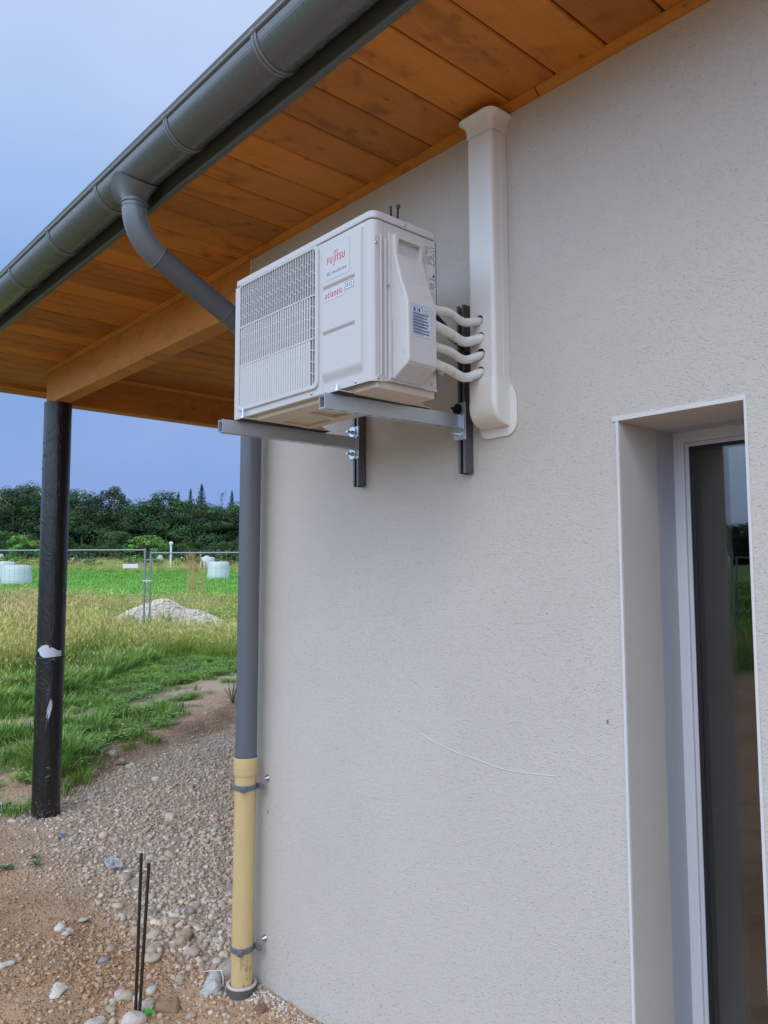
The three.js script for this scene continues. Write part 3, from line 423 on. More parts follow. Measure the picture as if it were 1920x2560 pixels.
    x.lineWidth = 11; x.beginPath(); for (let i = 0; i <= 60; i++) { const t = i / 60 * 2 * Math.PI, s = 46 / (1 + Math.sin(t) ** 2); const X = 254 + s * Math.cos(t), Y = 116 + s * Math.sin(t) * Math.cos(t) * 1.5; i ? x.lineTo(X, Y) : x.moveTo(X, Y); } x.stroke();
    x.fillStyle = 'rgb(62,64,74)'; x.font = 'bold 76px sans-serif'; x.fillText('DC', 44, 440); x.save(); x.translate(168, 434); x.scale(1.32, .95); x.font = 'bold 54px sans-serif'; x.fillText('INVERTER', 0, 0); x.restore();
    x.strokeStyle = 'rgb(180,179,180)'; x.lineWidth = 4; x.strokeRect(2, 2, w - 4, h - 4);
  });
  sticker('name_sticker', 'white sticker lettered in red', 1.2145, 1.3105, 2.4915, 2.5245, 560, 192, (x, w, h) => { x.fillStyle = 'rgb(203,202,201)'; x.fillRect(0, 0, w, h); x.fillStyle = 'rgb(200,30,38)'; x.font = 'bold 140px sans-serif'; x.save(); x.translate(36, 146); x.scale(.92, 1); x.fillText('atlantic', 0, 0); x.restore(); x.strokeStyle = 'rgb(186,188,194)'; x.lineWidth = 4; x.strokeRect(2, 2, w - 4, h - 4); });
  sticker('refrigerant_sticker', 'small boxed sticker in black print', 1.3145, 1.3525, 2.5025, 2.5255, 280, 168, (x, w, h) => { x.fillStyle = 'rgb(226,228,232)'; x.fillRect(0, 0, w, h); x.strokeStyle = 'rgb(70,74,84)'; x.lineWidth = 13; x.strokeRect(12, 12, w - 24, h - 24); x.fillStyle = 'rgb(40,44,54)'; x.font = 'bold 118px sans-serif'; x.textAlign = 'center'; x.fillText('R32', w / 2, 126); });
  const sideSticker = (name, label, z0, z1, y0, y1, X, w, h, draw) => { const m = part(name, planar(box(X - .0003, X, y0, y1, z0, z1), 'z', 'y', -1 / (z1 - z0), 1 / (y1 - y0), z1 / (z1 - z0), -y0 / (y1 - y0)), new THREE.MeshStandardMaterial({ map: canvasTex(w, h, draw), roughness: .35 }), ac); m.userData.label = label; };
  const lines = (x, x0, x1, y0, y1, n, c, min = .5) => { x.fillStyle = c; for (let i = 0; i < n; i++) { const y = mix(y0, y1, i / n); x.fillRect(x0, y, (x1 - x0) * rr(min, 1), (y1 - y0) / n * .5); } };
  srand(71);
  { // instruction sheet on the flat of the bulge (which leans 0.9 degrees)
    const W = 400, H = 620, y0 = 2.350, y1 = 2.4385; const g = planar(box(-.0003, 0, 0, y1 - y0, .3525, .4225), 'z', 'y', -1 / .0705, 1 / (y1 - y0), .4225 / .0705, 0).rotateZ(.0152).translate(1.49730, y0, 0);
    const m = part('instruction_sticker', g, new THREE.MeshStandardMaterial({ map: canvasTex(W, H, (x, w, h) => { x.fillStyle = 'rgb(196,206,222)'; x.fillRect(0, 0, w, h); x.strokeStyle = 'rgb(74,82,104)'; x.lineWidth = 6; x.strokeRect(18, 24, 90, 42); x.strokeRect(124, 24, 74, 42); x.strokeRect(214, 20, 160, 54); x.strokeRect(224, 96, 68, 56); x.strokeRect(306, 96, 68, 56); x.fillStyle = 'rgb(66,72,92)'; x.fillRect(30, 84, 46, 66); x.fillRect(112, 84, 18, 66); x.fillRect(140, 84, 34, 66); x.fillRect(54, 66, 6, 24); x.fillRect(156, 66, 6, 24); x.fillRect(10, 166, 380, 5); lines(x, 14, 300, 178, 606, 36, 'rgb(96,104,128)', .62); lines(x, 14, 380, 178, 606, 7, 'rgb(96,104,128)', .8); }), roughness: .35 }), ac); m.userData.label = 'pale blue instruction sticker of fine print';
  }
  sideSticker('rating_sticker', 'pale rating sticker of dark small print near the back edge', .2585, .301, 2.520, 2.662, AX1 + .0004, 220, 640, (x, w, h) => { x.fillStyle = 'rgb(208,206,206)'; x.fillRect(0, 0, w, h); for (let i = 0; i < 19; i++) { let q = 10; while (q < w - 20) { const l = rr(8, 46); x.fillStyle = 'rgb(74,76,84)'; if (rnd() < .74) x.fillRect(q, 14 + i * 14, l, 8); q += l + rr(6, 16); } } x.fillStyle = 'rgb(60,60,66)'; x.beginPath(); x.moveTo(150, 424); x.lineTo(182, 370); x.lineTo(212, 424); x.fill(); for (const q of [90, 116, 142, 168, 194]) x.fillRect(q, 442, 14, 22); lines(x, 96, 214, 510, 596, 7, 'rgb(96,98,106)', .7); });
}
srand(72);
// cable ends standing up behind the unit
[[1.202, .232, 2.878, -.010, 'thin black cable end standing up behind the unit lid, the one nearer the grille side', 0], [1.236, .232, 2.860, .012, 'black cable tie end with a square head behind the unit lid', 1]].forEach(([x, z, y, dx, label, head]) => {
  const t = thing('cable_tie', label, 'cable tie', [x, 2.70, z]);
  part('strap', tube([[x - dx, 2.62, z], [x - dx * .5, 2.75, z], [x, y, z]], .0034, 16, 8), blackRubber, t);
  if (head) part('head', box(x - .006, x + .006, y - .002, y + .009, z - .005, z + .005, .001), std(.05, .05, .05, .5), t);
});

// ---------------------------------------------------------------- brackets
const channel = (w, d, t, lip) => [[-w / 2, 0], [w / 2, 0], [w / 2, d], [w / 2 - lip, d], [w / 2 - lip, d - .006], [w / 2 - lip + .0015, d - .006], [w / 2 - lip + .0015, d - t], [w / 2 - t, d - t], [w / 2 - t, t], [-w / 2 + t, t], [-w / 2 + t, d - t], [-w / 2 + lip - .0015, d - t], [-w / 2 + lip - .0015, d - .006], [-w / 2 + lip, d - .006], [-w / 2 + lip, d], [-w / 2, d]];
function bracket(name, label, railX, y0, y1, armA, armB, plateX, tabs, dark) {
  const t = thing(name, label, 'bracket', [railX, 2.2, 0], 'steel brackets carrying the heat pump');
  const rail = part('rail', extrudeY(channel(.030, .038, .002, .009).map(([x, z]) => [x + railX, z + .0008]), y0, y1), railMat, t);
  // arm: open on top, slotted underneath
  const L = Math.hypot(armB[0] - armA[0], armB[1] - armA[1]), ang = Math.atan2(armB[0] - armA[0], armB[1] - armA[1]), slots = [];
  for (let i = 0; i < 11; i++) { const z = .028 + i * .0445; slots.push(rrect(-.0042, .0042, z, z + .022, .004, 4)); }
  const w = .030, h = .042, th = .0022, G = [];
  G.push(extrudeZ([[-w / 2, .002], [w / 2, .002], [w / 2, L], [-w / 2, L]], 0, th, slots).rotateX(Math.PI / 2).translate(0, th - h, 0));
  G.push(box(-w / 2, -w / 2 + th, -h + th, 0, .002, L), box(w / 2 - th, w / 2, -h + th, 0, .002, L), box(-w / 2 + th, -w / 2 + .008, -th, 0, .002, L), box(w / 2 - .008, w / 2 - th, -th, 0, .002, L), box(-w / 2 + .0065, -w / 2 + .008, -.009, -th, .002, L), box(w / 2 - .008, w / 2 - .0065, -.009, -th, .002, L));
  const arm = part('arm', G.map((g) => boxmap(g, 2).rotateY(ang).translate(armA[0], 2.2075, armA[1])), galv, t);
  part('end_plate', [box(plateX - .026, plateX + .026, 2.128, 2.248, .0395, .0435, .001), box(plateX - .004, plateX + .024, 2.160, 2.210, .0436, .050, .002)], galv, t);
  for (const y of [2.228, 2.147]) { const b = part('bolt', [cyl([plateX - .006, y, .047], [plateX - .006, y, .0555], .0082, .0082, 6), cyl([plateX - .006, y, .0555], [plateX - .006, y, .072], .0046, .0046, 10)], dark(y) ? std(.03, .03, .032, .4, .6) : zincBright, t); part('washer', cyl([plateX - .006, y, .0437], [plateX - .006, y, .047], .0185, .0185, 24), dark(y) ? std(.04, .042, .045, .35, .7) : zincBright, b); }
  return t;
}
bracket('wall_bracket', 'galvanised bracket under the valve side of the unit, its dark rail beside the white duct', 1.319, 2.022, 2.566, [1.310, .0436], [1.270, .556], 1.314, 0, (y) => y > 2.2);
bracket('wall_bracket', 'galvanised bracket arm under the grille end of the unit, on a shorter-looking dark rail', .791, 2.027, 2.56, [.781, .0436], [.763, .584], .787, 0, () => false);

// ---------------------------------------------------------------- white pipe duct, pipes, cable
{
  const t = thing('pipe_duct', 'white plastic pipe duct running up the wall to the timber soffit', 'duct', [1.435, 2.2, 0]);
  const sec = (x0, x1, d, r, n = 6) => { const o = [[x0, .0006]]; for (let i = 0; i <= n; i++) { const a = Math.PI - i / n * Math.PI / 2; o.push([x0 + r + r * Math.cos(a), d - r + r * Math.sin(a)]); } for (let i = 0; i <= n; i++) { const a = Math.PI / 2 - i / n * Math.PI / 2; o.push([x1 - r + r * Math.cos(a), d - r + r * Math.sin(a)]); } o.push([x1, .0006]); return o; };
  const outer = sec(1.383, 1.4865, .072, .014), inner = sec(1.3855, 1.484, .0695, .012).map(([x, z], i) => [x, z + (i === 0 || z < .001 ? .0 : 0)]).reverse();
  const cov = extrudeY([...outer, ...inner].reverse(), 2.20, 3.112);
  const holes = [[1.428, 2.4815], [1.432, 2.4275], [1.431, 2.3745], [1.430, 2.3205]];
  part('cover', csg(flat(cov), ...holes.map(([x, y], i) => cyl([x, y, .05], [x, y, .09], i === 2 ? .0185 : .0165, i === 2 ? .0185 : .0165, 24))), ductMat, t);
  part('back_channel', [box(1.4866, 1.4886, 2.16, 3.15, .0006, .031, .0008), box(1.387, 1.483, 2.2, 3.11, .0008, .0025)], ductMat, t);
  // ceiling collar flaring under the soffit
  const loft = (rows) => { const N = rows[0].length, pos = [], idx = []; rows.forEach((r) => r.forEach((p) => pos.push(...p))); for (let j = 0; j + 1 < rows.length; j++) for (let i = 0; i + 1 < N; i++) { const a = j * N + i, b = a + 1, c = a + N, d = c + 1; idx.push(a, b, d, a, d, c); } const g = new THREE.BufferGeometry(); g.setAttribute('position', new THREE.Float32BufferAttribute(pos, 3)); g.setIndex(idx); g.computeVertexNormals(); return g; };
  const row = (x0, x1, d, r, y) => sec(x0, x1, d, r).map(([x, z]) => [x, y, z]);
  part('ceiling_collar', loft([row(1.3805, 1.4905, .0745, .016, 3.076), row(1.3800, 1.4910, .0755, .016, 3.0765), row(1.3795, 1.4915, .0765, .017, 3.096), row(1.3785, 1.493, .079, .018, 3.108), row(1.373, 1.499, .086, .022, 3.121), row(1.364, 1.509, .097, .030, 3.1275), row(1.361, 1.512, .100, .031, 3.130), row(1.362, 1.511, .099, .031, 3.1325), row(1.366, 1.506, .095, .028, 3.134), row(1.385, 1.484, .07, .013, 3.1345)]), capMat, t);
  // wall inlet at the foot: rounded hood and flange
  const hood = []; for (let j = 0; j <= 18; j++) { const q = j / 18, a = q * Math.PI / 2; hood.push(j === 0 ? row(1.3805, 1.4895, .0755, .016, 2.298) : (q < .35 ? row(1.3795, 1.4905, .0775, .018, mix(2.2975, 2.225, q / .35)) : row(1.3795 + .004 * ((q - .35) / .65) ** 3, 1.4905 - .004 * ((q - .35) / .65) ** 3, .0775 - .062 * (1 - Math.cos((q - .35) / .65 * Math.PI / 2)) ** 1.15, mix(.018, .010, q), 2.225 - .071 * Math.sin((q - .35) / .65 * Math.PI / 2)))); }
  part('end_hood', [loft(hood.reverse()), extrudeY([...sec(1.384, 1.486, .016, .009)].reverse(), 2.1535, 2.156)], capMat, t);
  part('hood_flange', extrudeZ([[1.366, 2.262], [1.3665, 2.2], ...Array.from({ length: 13 }, (_, i) => { const a = Math.PI + i / 12 * Math.PI / 2; return [1.402 + .036 * Math.cos(a), 2.160 + .036 * Math.sin(a)]; }), ...Array.from({ length: 13 }, (_, i) => { const a = 1.5 * Math.PI + i / 12 * Math.PI / 2; return [1.472 + .042 * Math.cos(a), 2.166 + .042 * Math.sin(a)]; }), [1.514, 2.235], [1.506, 2.262], [1.493, 2.282], [1.377, 2.282]], .0006, .0065, [], .0018), capMat, t);
}
const ribs = tex(64, 256, (i, j) => 0.5 + 0.5 * Math.sin(j / 256 * 2 * Math.PI * 22) * 0.8 + 0.2 * (hash2(i, j, 3) - .5), false, 1, 1);
const sleeveCol = tex(256, 64, (i, j) => { const d = smooth(.63, .78, fbm(i / 12, j / 12, 121, 4)); return [s2(.82 - .12 * d), s2(.81 - .16 * d), s2(.77 - .24 * d)]; }, true, 1, 1);
const sleeve = new THREE.MeshStandardMaterial({ map: sleeveCol, bumpMap: ribs, bumpScale: .0012, roughness: .85 });
const pipeGroup = 'insulated refrigerant pipes';
[[2.457, 2.468, 2.4815, 'white insulated refrigerant pipe, topmost of those entering the duct', .0125],
 [2.409, 2.407, 2.4275, 'white insulated pipe joined with black tape halfway to the duct', .0145],
 [2.349, 2.352, 2.3745, 'white insulated pipe that enters the duct through an oversized dark hole', .0125],
 [2.298, 2.297, 2.3205, 'white insulated pipe lowest on the duct, frayed where it leaves the unit', .0138]].forEach(([ya, ym, yb, label, r], i) => {
  const hx = [1.428, 1.432, 1.431, 1.430][i], t = thing('refrigerant_pipe', label, 'pipe', [1.43, ya, .16], pipeGroup);
  part('sleeve', tube([[1.462, ya + .006, .335], [1.452, ya + .003, .285], [1.437, ym + .003, .215], [1.425, ym - .004, .155], [1.422, mix(ym, yb, .12) - .003, .120], [1.424, mix(ym, yb, .5), .092], [hx - .001, yb - .002, .068], [hx, yb, .045]], r, 90, 18), sleeve, t);
  if (i === 1) part('black_tape', [tube([[1.4272, ym + .0018, .193], [1.4255, ym - .0005, .182]], .0152, 6, 18), cyl([1.4235, ym - .014, .176], [1.4235, ym - .020, .170], .006, .003, 8)], blackRubber, t);
  if (i === 3) { srand(81); part('frayed_end', Array.from({ length: 7 }, () => { const z = rr(.235, .262); return new THREE.SphereGeometry(rr(.003, .006), 8, 6).scale(1.6, .5, 1).translate(1.44 + rr(-.012, .012), ya - .012 + rr(-.004, .004), z); }), std(.72, .69, .62, .9), t); }
});
part_power();
function part_power() { const t = thing('power_cable', 'black power cable sagging from the unit to the wall behind the white pipes', 'cable', [1.37, 2.43, .1]); part('cable', tube([[1.40, 2.475, .25], [1.386, 2.463, .20], [1.362, 2.425, .10], [1.352, 2.405, .058], [1.362, 2.392, .041], [1.384, 2.390, .041]], .0075, 50, 10), blackRubber, t); }

// ---------------------------------------------------------------- ground sheet
const sandMask = (x, z) => { const d = edgeX(z) - x, c = lerpTable([[-6, .1], [-3.6, .15], [-2.2, .55], [-1.2, 1.45], [-.5, 1.85], [.6, 2.2], [6, 2.6]], z)[0]; return smooth(.80, .22, Math.abs(d - c - .5 * (fbm(x * .9, z * .9, 57, 3) - .5))) * smooth(.30, .50, fbm(x * 1.6, z * 1.6, 67, 4)) * smooth(-9, -5.5, z); };
const gravelMask = (x, z) => smooth(.42, -.20, z + .55 * (fbm(x * 1.3, z * 1.3, 77, 3) - .5) + smooth(-1.2, .1, x) * .16) * (1 - .8 * smooth(.25, -.2, x - bankX(z) - .1));
{
  const ax = (c, n1, n2, R) => { const o = [c]; for (const s of [-1, 1]) { let v = 0, st = R / n1; for (let i = 0; i < n1 + n2; i++) { if (i >= n1) st *= 1.082; v += st; s < 0 ? o.unshift(c - v) : o.push(c + v); } } return o; };
  const X = ax(-1.9, 125, 92, 4.4), Z = ax(-.2, 110, 92, 3.6), nx = X.length, nz = Z.length, pos = new Float32Array(nx * nz * 3), col = new Float32Array(nx * nz * 3), uv = new Float32Array(nx * nz * 2), idx = [];
  const dirt = [.66, .405, .235], dirt2 = [.50, .30, .165], gravel = [.58, .45, .335], sand = [.66, .49, .35], sward = [.14, .19, .05], mead = [.20, .44, .07], dry = [.26, .29, .09], fieldFar = [.20, .46, .08];
  const m3 = (a, b, t) => a.map((v, i) => mix(v, b[i], t));
  for (let j = 0; j < nz; j++) for (let i = 0; i < nx; i++) {
    const x = X[i], z = Z[j], k = j * nx + i, d = edgeX(z) - x, s = Math.hypot(x - CX, z - CZ);
    pos[3 * k] = x; pos[3 * k + 1] = groundY(x, z); pos[3 * k + 2] = z; uv[2 * k] = x; uv[2 * k + 1] = z;
    let c = m3(dirt, dirt2, smooth(.40, .62, fbm(x * 2.6, z * 2.6, 87, 5)));
    c = m3(c, gravel, gravelMask(x, z));
    const g = smooth(-.05, .5, d + .6 * (fbm(x * 1.5, z * 1.5, 97, 3) - .5)) * (1 - .0), sw = s < 26 ? sward : m3(sward, mead, smooth(26, 36, s));
    c = m3(c, m3(sw, dirt, .35 * smooth(9, 4, s)), g * smooth(.25, .5, fbm(x * 2.6, z * 2.6, 107, 3) + .35 * smooth(6, 12, s)));
    c = m3(c, sand, sandMask(x, z) * smooth(22, 14, s));
    if (s > 20) { const st = smooth(62, 68, s + 6 * (fbm(x * .1, z * .1, 117, 3) - .5)) * smooth(100, 90, s); c = m3(c, dry, st * .75); c = m3(c, fieldFar, smooth(93, 104, s) * smooth(2000, 150, s) ); c = m3(c, [.05, .085, .02], .35 * smooth(.5, .75, fbm(x * .25, z * .25, 127, 4)) * smooth(24, 40, s)); c = m3(c, [.03, .05, .015], smooth(140, 150, s) * smooth(230, 190, s)); }
    const v = .9 + .25 * (fbm(x * 5, z * 5, 137, 3) - .5);
    col.set(c.map((q) => q * v), 3 * k);
  }
  for (let j = 0; j + 1 < nz; j++) for (let i = 0; i + 1 < nx; i++) { const a = j * nx + i, b = a + 1, c = a + nx, e = c + 1; idx.push(a, c, e, a, e, b); }
  const g = new THREE.BufferGeometry(); g.setAttribute('position', new THREE.BufferAttribute(pos, 3)); g.setAttribute('color', new THREE.BufferAttribute(col, 3)); g.setAttribute('uv', new THREE.BufferAttribute(uv, 2)); g.setIndex(idx); g.computeVertexNormals();
  srand(91); const N = 1024, h = new Float32Array(N * N), tone = new Float32Array(N * N).fill(.90);
  for (let k = 0; k < 9000; k++) { const cx = rnd() * N, cy = rnd() * N, r = 2.2 + 7 * Math.pow(rnd(), 3), e = rr(.6, 1), th = rnd() * 3.14, c = Math.cos(th), s = Math.sin(th), R = Math.ceil(r), tn = rr(.72, 1), hh = rr(.4, 1); for (let j = -R; j <= R; j++) for (let i = -R; i <= R; i++) { const u = (i * c + j * s) / r, v = (-i * s + j * c) / (r * e), q = u * u + v * v; if (q < 1) { const o = ((Math.floor(cy) + j + N) % N) * N + ((Math.floor(cx) + i + N) % N), H = hh * (r / 9) * Math.sqrt(1 - q) + .08; if (H > h[o]) { h[o] = H; tone[o] = tn; } } } }
  const gm = new THREE.MeshStandardMaterial({ vertexColors: true, map: tex(N, N, (i, j) => { const o = j * N + i, k = s2(clamp(tone[o] * (.94 + .12 * (hash2(i, j, 5) - .5)))); return [k, k, k]; }, true, 1 / 1.25), bumpMap: tex(N, N, (i, j) => clamp(.15 + h[j * N + i] * .75 + .12 * (fbm(i / 6, j / 6, 131, 3) - .5)), false, 1 / 1.25), bumpScale: .016, roughness: .97 });
  const m = new THREE.Mesh(g, gm); m.name = 'ground'; m.userData.kind = 'structure'; m.receiveShadow = m.castShadow = true; scene.add(m);
}
function instances(name, geo, mat, list, kind = 'stuff') {   // list: [x, y, z, sx, sy, sz, rx, ry, rz, r, g, b]
  const m = new THREE.InstancedMesh(geo, mat, list.length), M = new THREE.Matrix4(), q = new THREE.Quaternion(), e = new THREE.Euler(), c = new THREE.Color();
  list.forEach((l, i) => { q.setFromEuler(e.set(l[6], l[7], l[8])); M.compose(V(l[0], l[1], l[2]), q, V(l[3], l[4], l[5])); m.setMatrixAt(i, M); m.setColorAt(i, c.setRGB(l[9], l[10], l[11])); });
  m.name = numbered(name); m.userData.kind = kind; m.castShadow = m.receiveShadow = true; scene.add(m); return m;
}
// ---------------------------------------------------------------- loose gravel, earth clods, cobbles
function pebble(s, det = 1, rough = .32, flatv = .7) { srand(s); const g = new THREE.IcosahedronGeometry(1, det), p = g.attributes.position, ox = rnd() * 50, oy = rnd() * 50; for (let i = 0; i < p.count; i++) { const x = p.getX(i), y = p.getY(i), z = p.getZ(i), k = 1 + rough * (fbm(x * 1.3 + ox, y * 1.3 + z * .9 + oy, s, 2) - .5) * 2; p.setXYZ(i, x * k, y * k * flatv, z * k * .82); } const f = g; f.computeVertexNormals(); // smooth normals from position
  const n = f.attributes.normal, acc = new Map(), key = (i) => [p.getX(i), p.getY(i), p.getZ(i)].map((v) => v.toFixed(4)).join(); for (let i = 0; i < p.count; i++) { const k = key(i), a = acc.get(k) ?? [0, 0, 0]; a[0] += n.getX(i); a[1] += n.getY(i); a[2] += n.getZ(i); acc.set(k, a); } for (let i = 0; i < p.count; i++) { const a = acc.get(key(i)), l = Math.hypot(...a); n.setXYZ(i, a[0] / l, a[1] / l, a[2] / l); } return f; }
const stoneTones = [[.68, .575, .455], [.58, .49, .39], [.54, .465, .385], [.49, .41, .33], [.72, .635, .52], [.56, .43, .31], [.62, .505, .375], [.46, .405, .345], [.78, .70, .59]];
const stoneBump = tex(128, 128, (i, j) => fbm(i / 10, j / 10, 151, 4), false, 3);
{
  const mat = new THREE.MeshStandardMaterial({ color: 0xffffff, roughness: .88 }), V3 = [pebble(3, 1, .45), pebble(4, 1, .6, .6), pebble(5, 1, .35, .8), pebble(6, 1, .8, .75)], L = [[], [], [], []];
  srand(101);
  for (let k = 0, n = 0; n < 30000 && k < 400000; k++) {
    const s = Math.pow(rnd(), .85) * 7.2 + 1.9, t = s * rr(-.72, .05); const [x, z] = at(s, t);
    if (z < .006 && x > -.006 && z > -6) continue; if (x > 1.6 || z > 2.3 || z < -5.5) continue;
    const d = edgeX(z) - x; if (d > .4 && rnd() < .4 && sandMask(x, z) < .3) continue; const gm = gravelMask(x, z), dens = (.09 + .91 * gm) * (d > 0 ? .15 + .5 * sandMask(x, z) : 1); if (rnd() > dens) continue;
    const fine = rnd() < .03 ? 1.9 : 1, near = smooth(.9, -.2, Math.hypot(x + .25, z - .2) - .35), sz = (.0040 + .0125 * Math.pow(rnd(), 2.2)) * fine * mix(.62, 1, gm) * (1 + .6 * near * rnd());
    const tn = stoneTones[Math.floor(Math.pow(rnd(), 1.15) * stoneTones.length)], mud = gm > .5 ? .15 + rnd() * .5 : .3 + rnd() * .55, kq = rr(.78, 1.1), c = tn.map((v, q) => mix(v, [.54, .375, .25][q], mud) * kq);
    L[n % 4].push([x, groundY(x, z) + sz * .22, z, sz * rr(.8, 1.35), sz * rr(.7, 1.1), sz * rr(.8, 1.2), rr(-.4, .4), rr(0, 6.3), rr(-.4, .4), ...c]); n++;
  }
  L.forEach((l, i) => instances('gravel', V3[i], mat, l));
  // brown earth clods by the wall foot and toward the camera
  const C = []; srand(103); const cg = pebble(9, 1, .75, .7);
  for (let k = 0; k < 60000 && C.length < 7500; k++) { const x = rr(-2.2, .9), z = rr(.004, 1.3); const w = smooth(-2.2, -.3, x) * smooth(-.1, .12, z) * (.25 + .75 * smooth(.45, .65, fbm(x * 3, z * 3, 161, 3))); if (rnd() > w) continue; const sz = .0028 + .0105 * Math.pow(rnd(), 3.4); if (z < sz) continue; const q = rr(.6, 1.02); C.push([x, groundY(x, z) + sz * .15, z, sz * rr(.8, 1.4), sz * rr(.6, 1.1), sz * rr(.8, 1.3), rr(-.5, .5), rr(0, 6.3), rr(-.5, .5), (.60 * q), .375 * q, .215 * q]); }
  instances('earth_clods', cg, new THREE.MeshStandardMaterial({ color: 0xffffff, roughness: 1 }), C);
  // plaster crumbs at the wall foot
  const P = []; srand(107); for (let k = 0; k < 420; k++) { const x = .12 + Math.pow(rnd(), 1.3) * .75, z = .012 + Math.abs(gauss()) * .09, sz = rr(.002, .0065); P.push([x, groundY(x, z) + sz * .4, z, sz, sz, sz * 1.2, rr(0, 3), rr(0, 6), rr(0, 3), .66, .58, .53]); }
  for (let k = 0; k < 60; k++) { const x = rr(-.15, .1), z = rr(.1, .26), sz = rr(.002, .006); P.push([x, groundY(x, z) + sz * .4, z, sz, sz, sz * 1.2, rr(0, 3), rr(0, 6), rr(0, 3), .68, .64, .60]); }
  instances('plaster_crumbs', pebble(12, 0, .5, .8), new THREE.MeshStandardMaterial({ color: 0xffffff, roughness: .95 }), P);
}
{ // cobbles that can be told apart
  const shapes = [pebble(21, 2, .30, .72), pebble(22, 2, .38, .6), pebble(23, 2, .42, .85), pebble(24, 2, .75, .8)], mats = {};
  const mat = (c) => (mats[c.join()] ??= new THREE.MeshStandardMaterial({ color: lin(...c), roughness: .82, bumpMap: stoneBump, bumpScale: .004 }));
  const W = [.66, .60, .50], B = [.50, .40, .29], G = [.36, .325, .29], T = [.44, .31, .20], P = [.60, .50, .42], GB = [.33, .33, .345];
  const list = [
    [-3.412, -.603, .052, .9, 0, B, 'round tan cobble lying alone on the gravel beside the wrapped post'],
    [-3.62, -.80, .042, .8, 1, T, 'brown cobble first of the short row at the grass edge beyond the post'],
    [-3.54, -.89, .052, .85, 0, W, 'pale cobble in the middle of the short row at the grass edge beyond the post'],
    [-3.49, -.95, .044, .7, 2, B, 'tan cobble tucked behind the pale one in the grass edge row'],
    [-3.44, -1.00, .050, .7, 1, W, 'cream cobble ending the short row at the grass edge nearest the downpipe'],
    [-3.46, -.90, .036, .6, 1, GB, 'bluish grey stone in front of the short row of cobbles at the grass edge'],
    [-2.93, .13, .050, .5, 1, P, 'flat pale stone against the grass beside the foot of the post'],
    [-2.84, .10, .046, .55, 1, W, 'whitish stone touching the foot of the post on the grass side'],
    [-2.86, .19, .044, .8, 2, W, 'cream stone in front of the whitish pair by the post foot'],
    [-2.62, .16, .034, .55, 1, W, 'small bright flat stone on bare earth ahead of the post foot'],
    [-2.585, .055, .042, .5, 1, GB, 'grey stone pressed against the front of the post foot'],
    [-2.52, .01, .030, .5, 1, G, 'small grey stone beside the larger grey one at the post foot'],
    [-1.623, -.80, .052, .75, 2, G, 'large grey cobble on the gravel between the post and the cream pipe'],
    [-1.30, -.05, .038, .85, 3, G, 'brown grey stone just behind the crumpled clear plastic'],
    [-.925, .437, .030, 1.0, 2, W, 'upright white pebble in the group of three on bare earth'],
    [-.868, .415, .026, .95, 2, P, 'pinkish pebble in the group of three on bare earth'],
    [-.835, .448, .022, .8, 0, W, 'small white pebble in front of the group of three on bare earth'],
    [-.95, .325, .034, .45, 1, P, 'long flat cream stone on bare earth beyond the group of three pebbles'],
    [-.51, .398, .024, .9, 0, GB, 'small smooth grey pebble alone on the bare earth near the steel rods'],
    [-.58, .125, .040, .7, 2, B, 'tan cobble with a flat side up, right behind the two steel rods'],
    [-.452, .192, .042, .65, 1, B, 'tan oval cobble, upper one of a touching pair beside the rods'],
    [-.398, .232, .045, .6, 0, B, 'tan oval cobble, lower one of a touching pair beside the rods'],
    [-.475, .150, .030, .7, 3, P, 'pale angular stone beside the touching pair of oval cobbles'],
    [-.45, .055, .058, .65, 3, T, 'big flat brown stone in the earth between the rods and the pipe'],
    [-.54, -.07, .044, .6, 1, B, 'tan cobble on the gravel near the lower clamp of the cream pipe'],
    [-.70, -.125, .030, .7, 2, GB, 'blue grey pebble on the gravel above the flat brown stone'],
    [-.84, .01, .034, .7, 0, GB, 'smooth blue grey pebble just behind the tops of the rods'],
    [-.66, .01, .046, .55, 1, B, 'long tan cobble on the gravel between the rods and the cream pipe'],
    [-.222, .445, .034, .9, 0, P, 'mottled round cobble on the far side of the rods near their foot'],
    [-.185, .43, .032, .9, 2, B, 'mottled round cobble partly behind the rods near their foot'],
    [-.145, .405, .030, .9, 0, W, 'cream cobble showing just past the rods near their foot'],
    [-.075, .398, .044, .7, 1, P, 'pale oval cobble leaning on the earth beside the foot of the rods'],
    [-.13, .52, .028, .8, 1, B, 'small pale cobble left of the foot of the rods'],
    [-.19, .485, .030, .6, 3, W, 'white crusted stone between the mottled cobbles and the rod foot'],
    [.012, .492, .050, .95, 0, P, 'large round cobble half buried at the very foot of the rods'],
    [-.085, .60, .048, .5, 1, P, 'flat pale stone at the lower edge of the picture, away from the rods'],
    [-.16, .34, .026, .95, 0, W, 'small mottled white pebble between the rods and the cobbly earth'],
    [.0, .335, .052, .75, 3, [.33, .20, .11], 'large orange brown clod of earth between the rods and the pipe foot'],
    [-.15, .215, .022, 1.0, 0, B, 'egg shaped upright pebble between the rods and the pipe foot'],
    [-.165, .035, .032, .85, 2, W, 'whitish cobble beside the cream pipe, above the brick shard'],
    [-.04, .055, .068, 1.0, 0, [.40, .345, .28], 'large smooth tan cobble leaning on the cream pipe foot'],
    [.012, .155, .060, .95, 3, [.52, .50, .46], 'large pale grey veined stone in front of the cream pipe foot'],
    [.30, .105, .034, .8, 3, [.25, .13, .085], 'reddish brown clod against the wall foot just past the pipe'],
    [-.74, .74, .036, .55, 3, W, 'white angular stone cut by the frame edge on bare earth'],
    [-.375, .64, .046, .6, 3, W, 'pale rough angular stone alone on the bare earth in front of the rods'],
  ];
  srand(111);
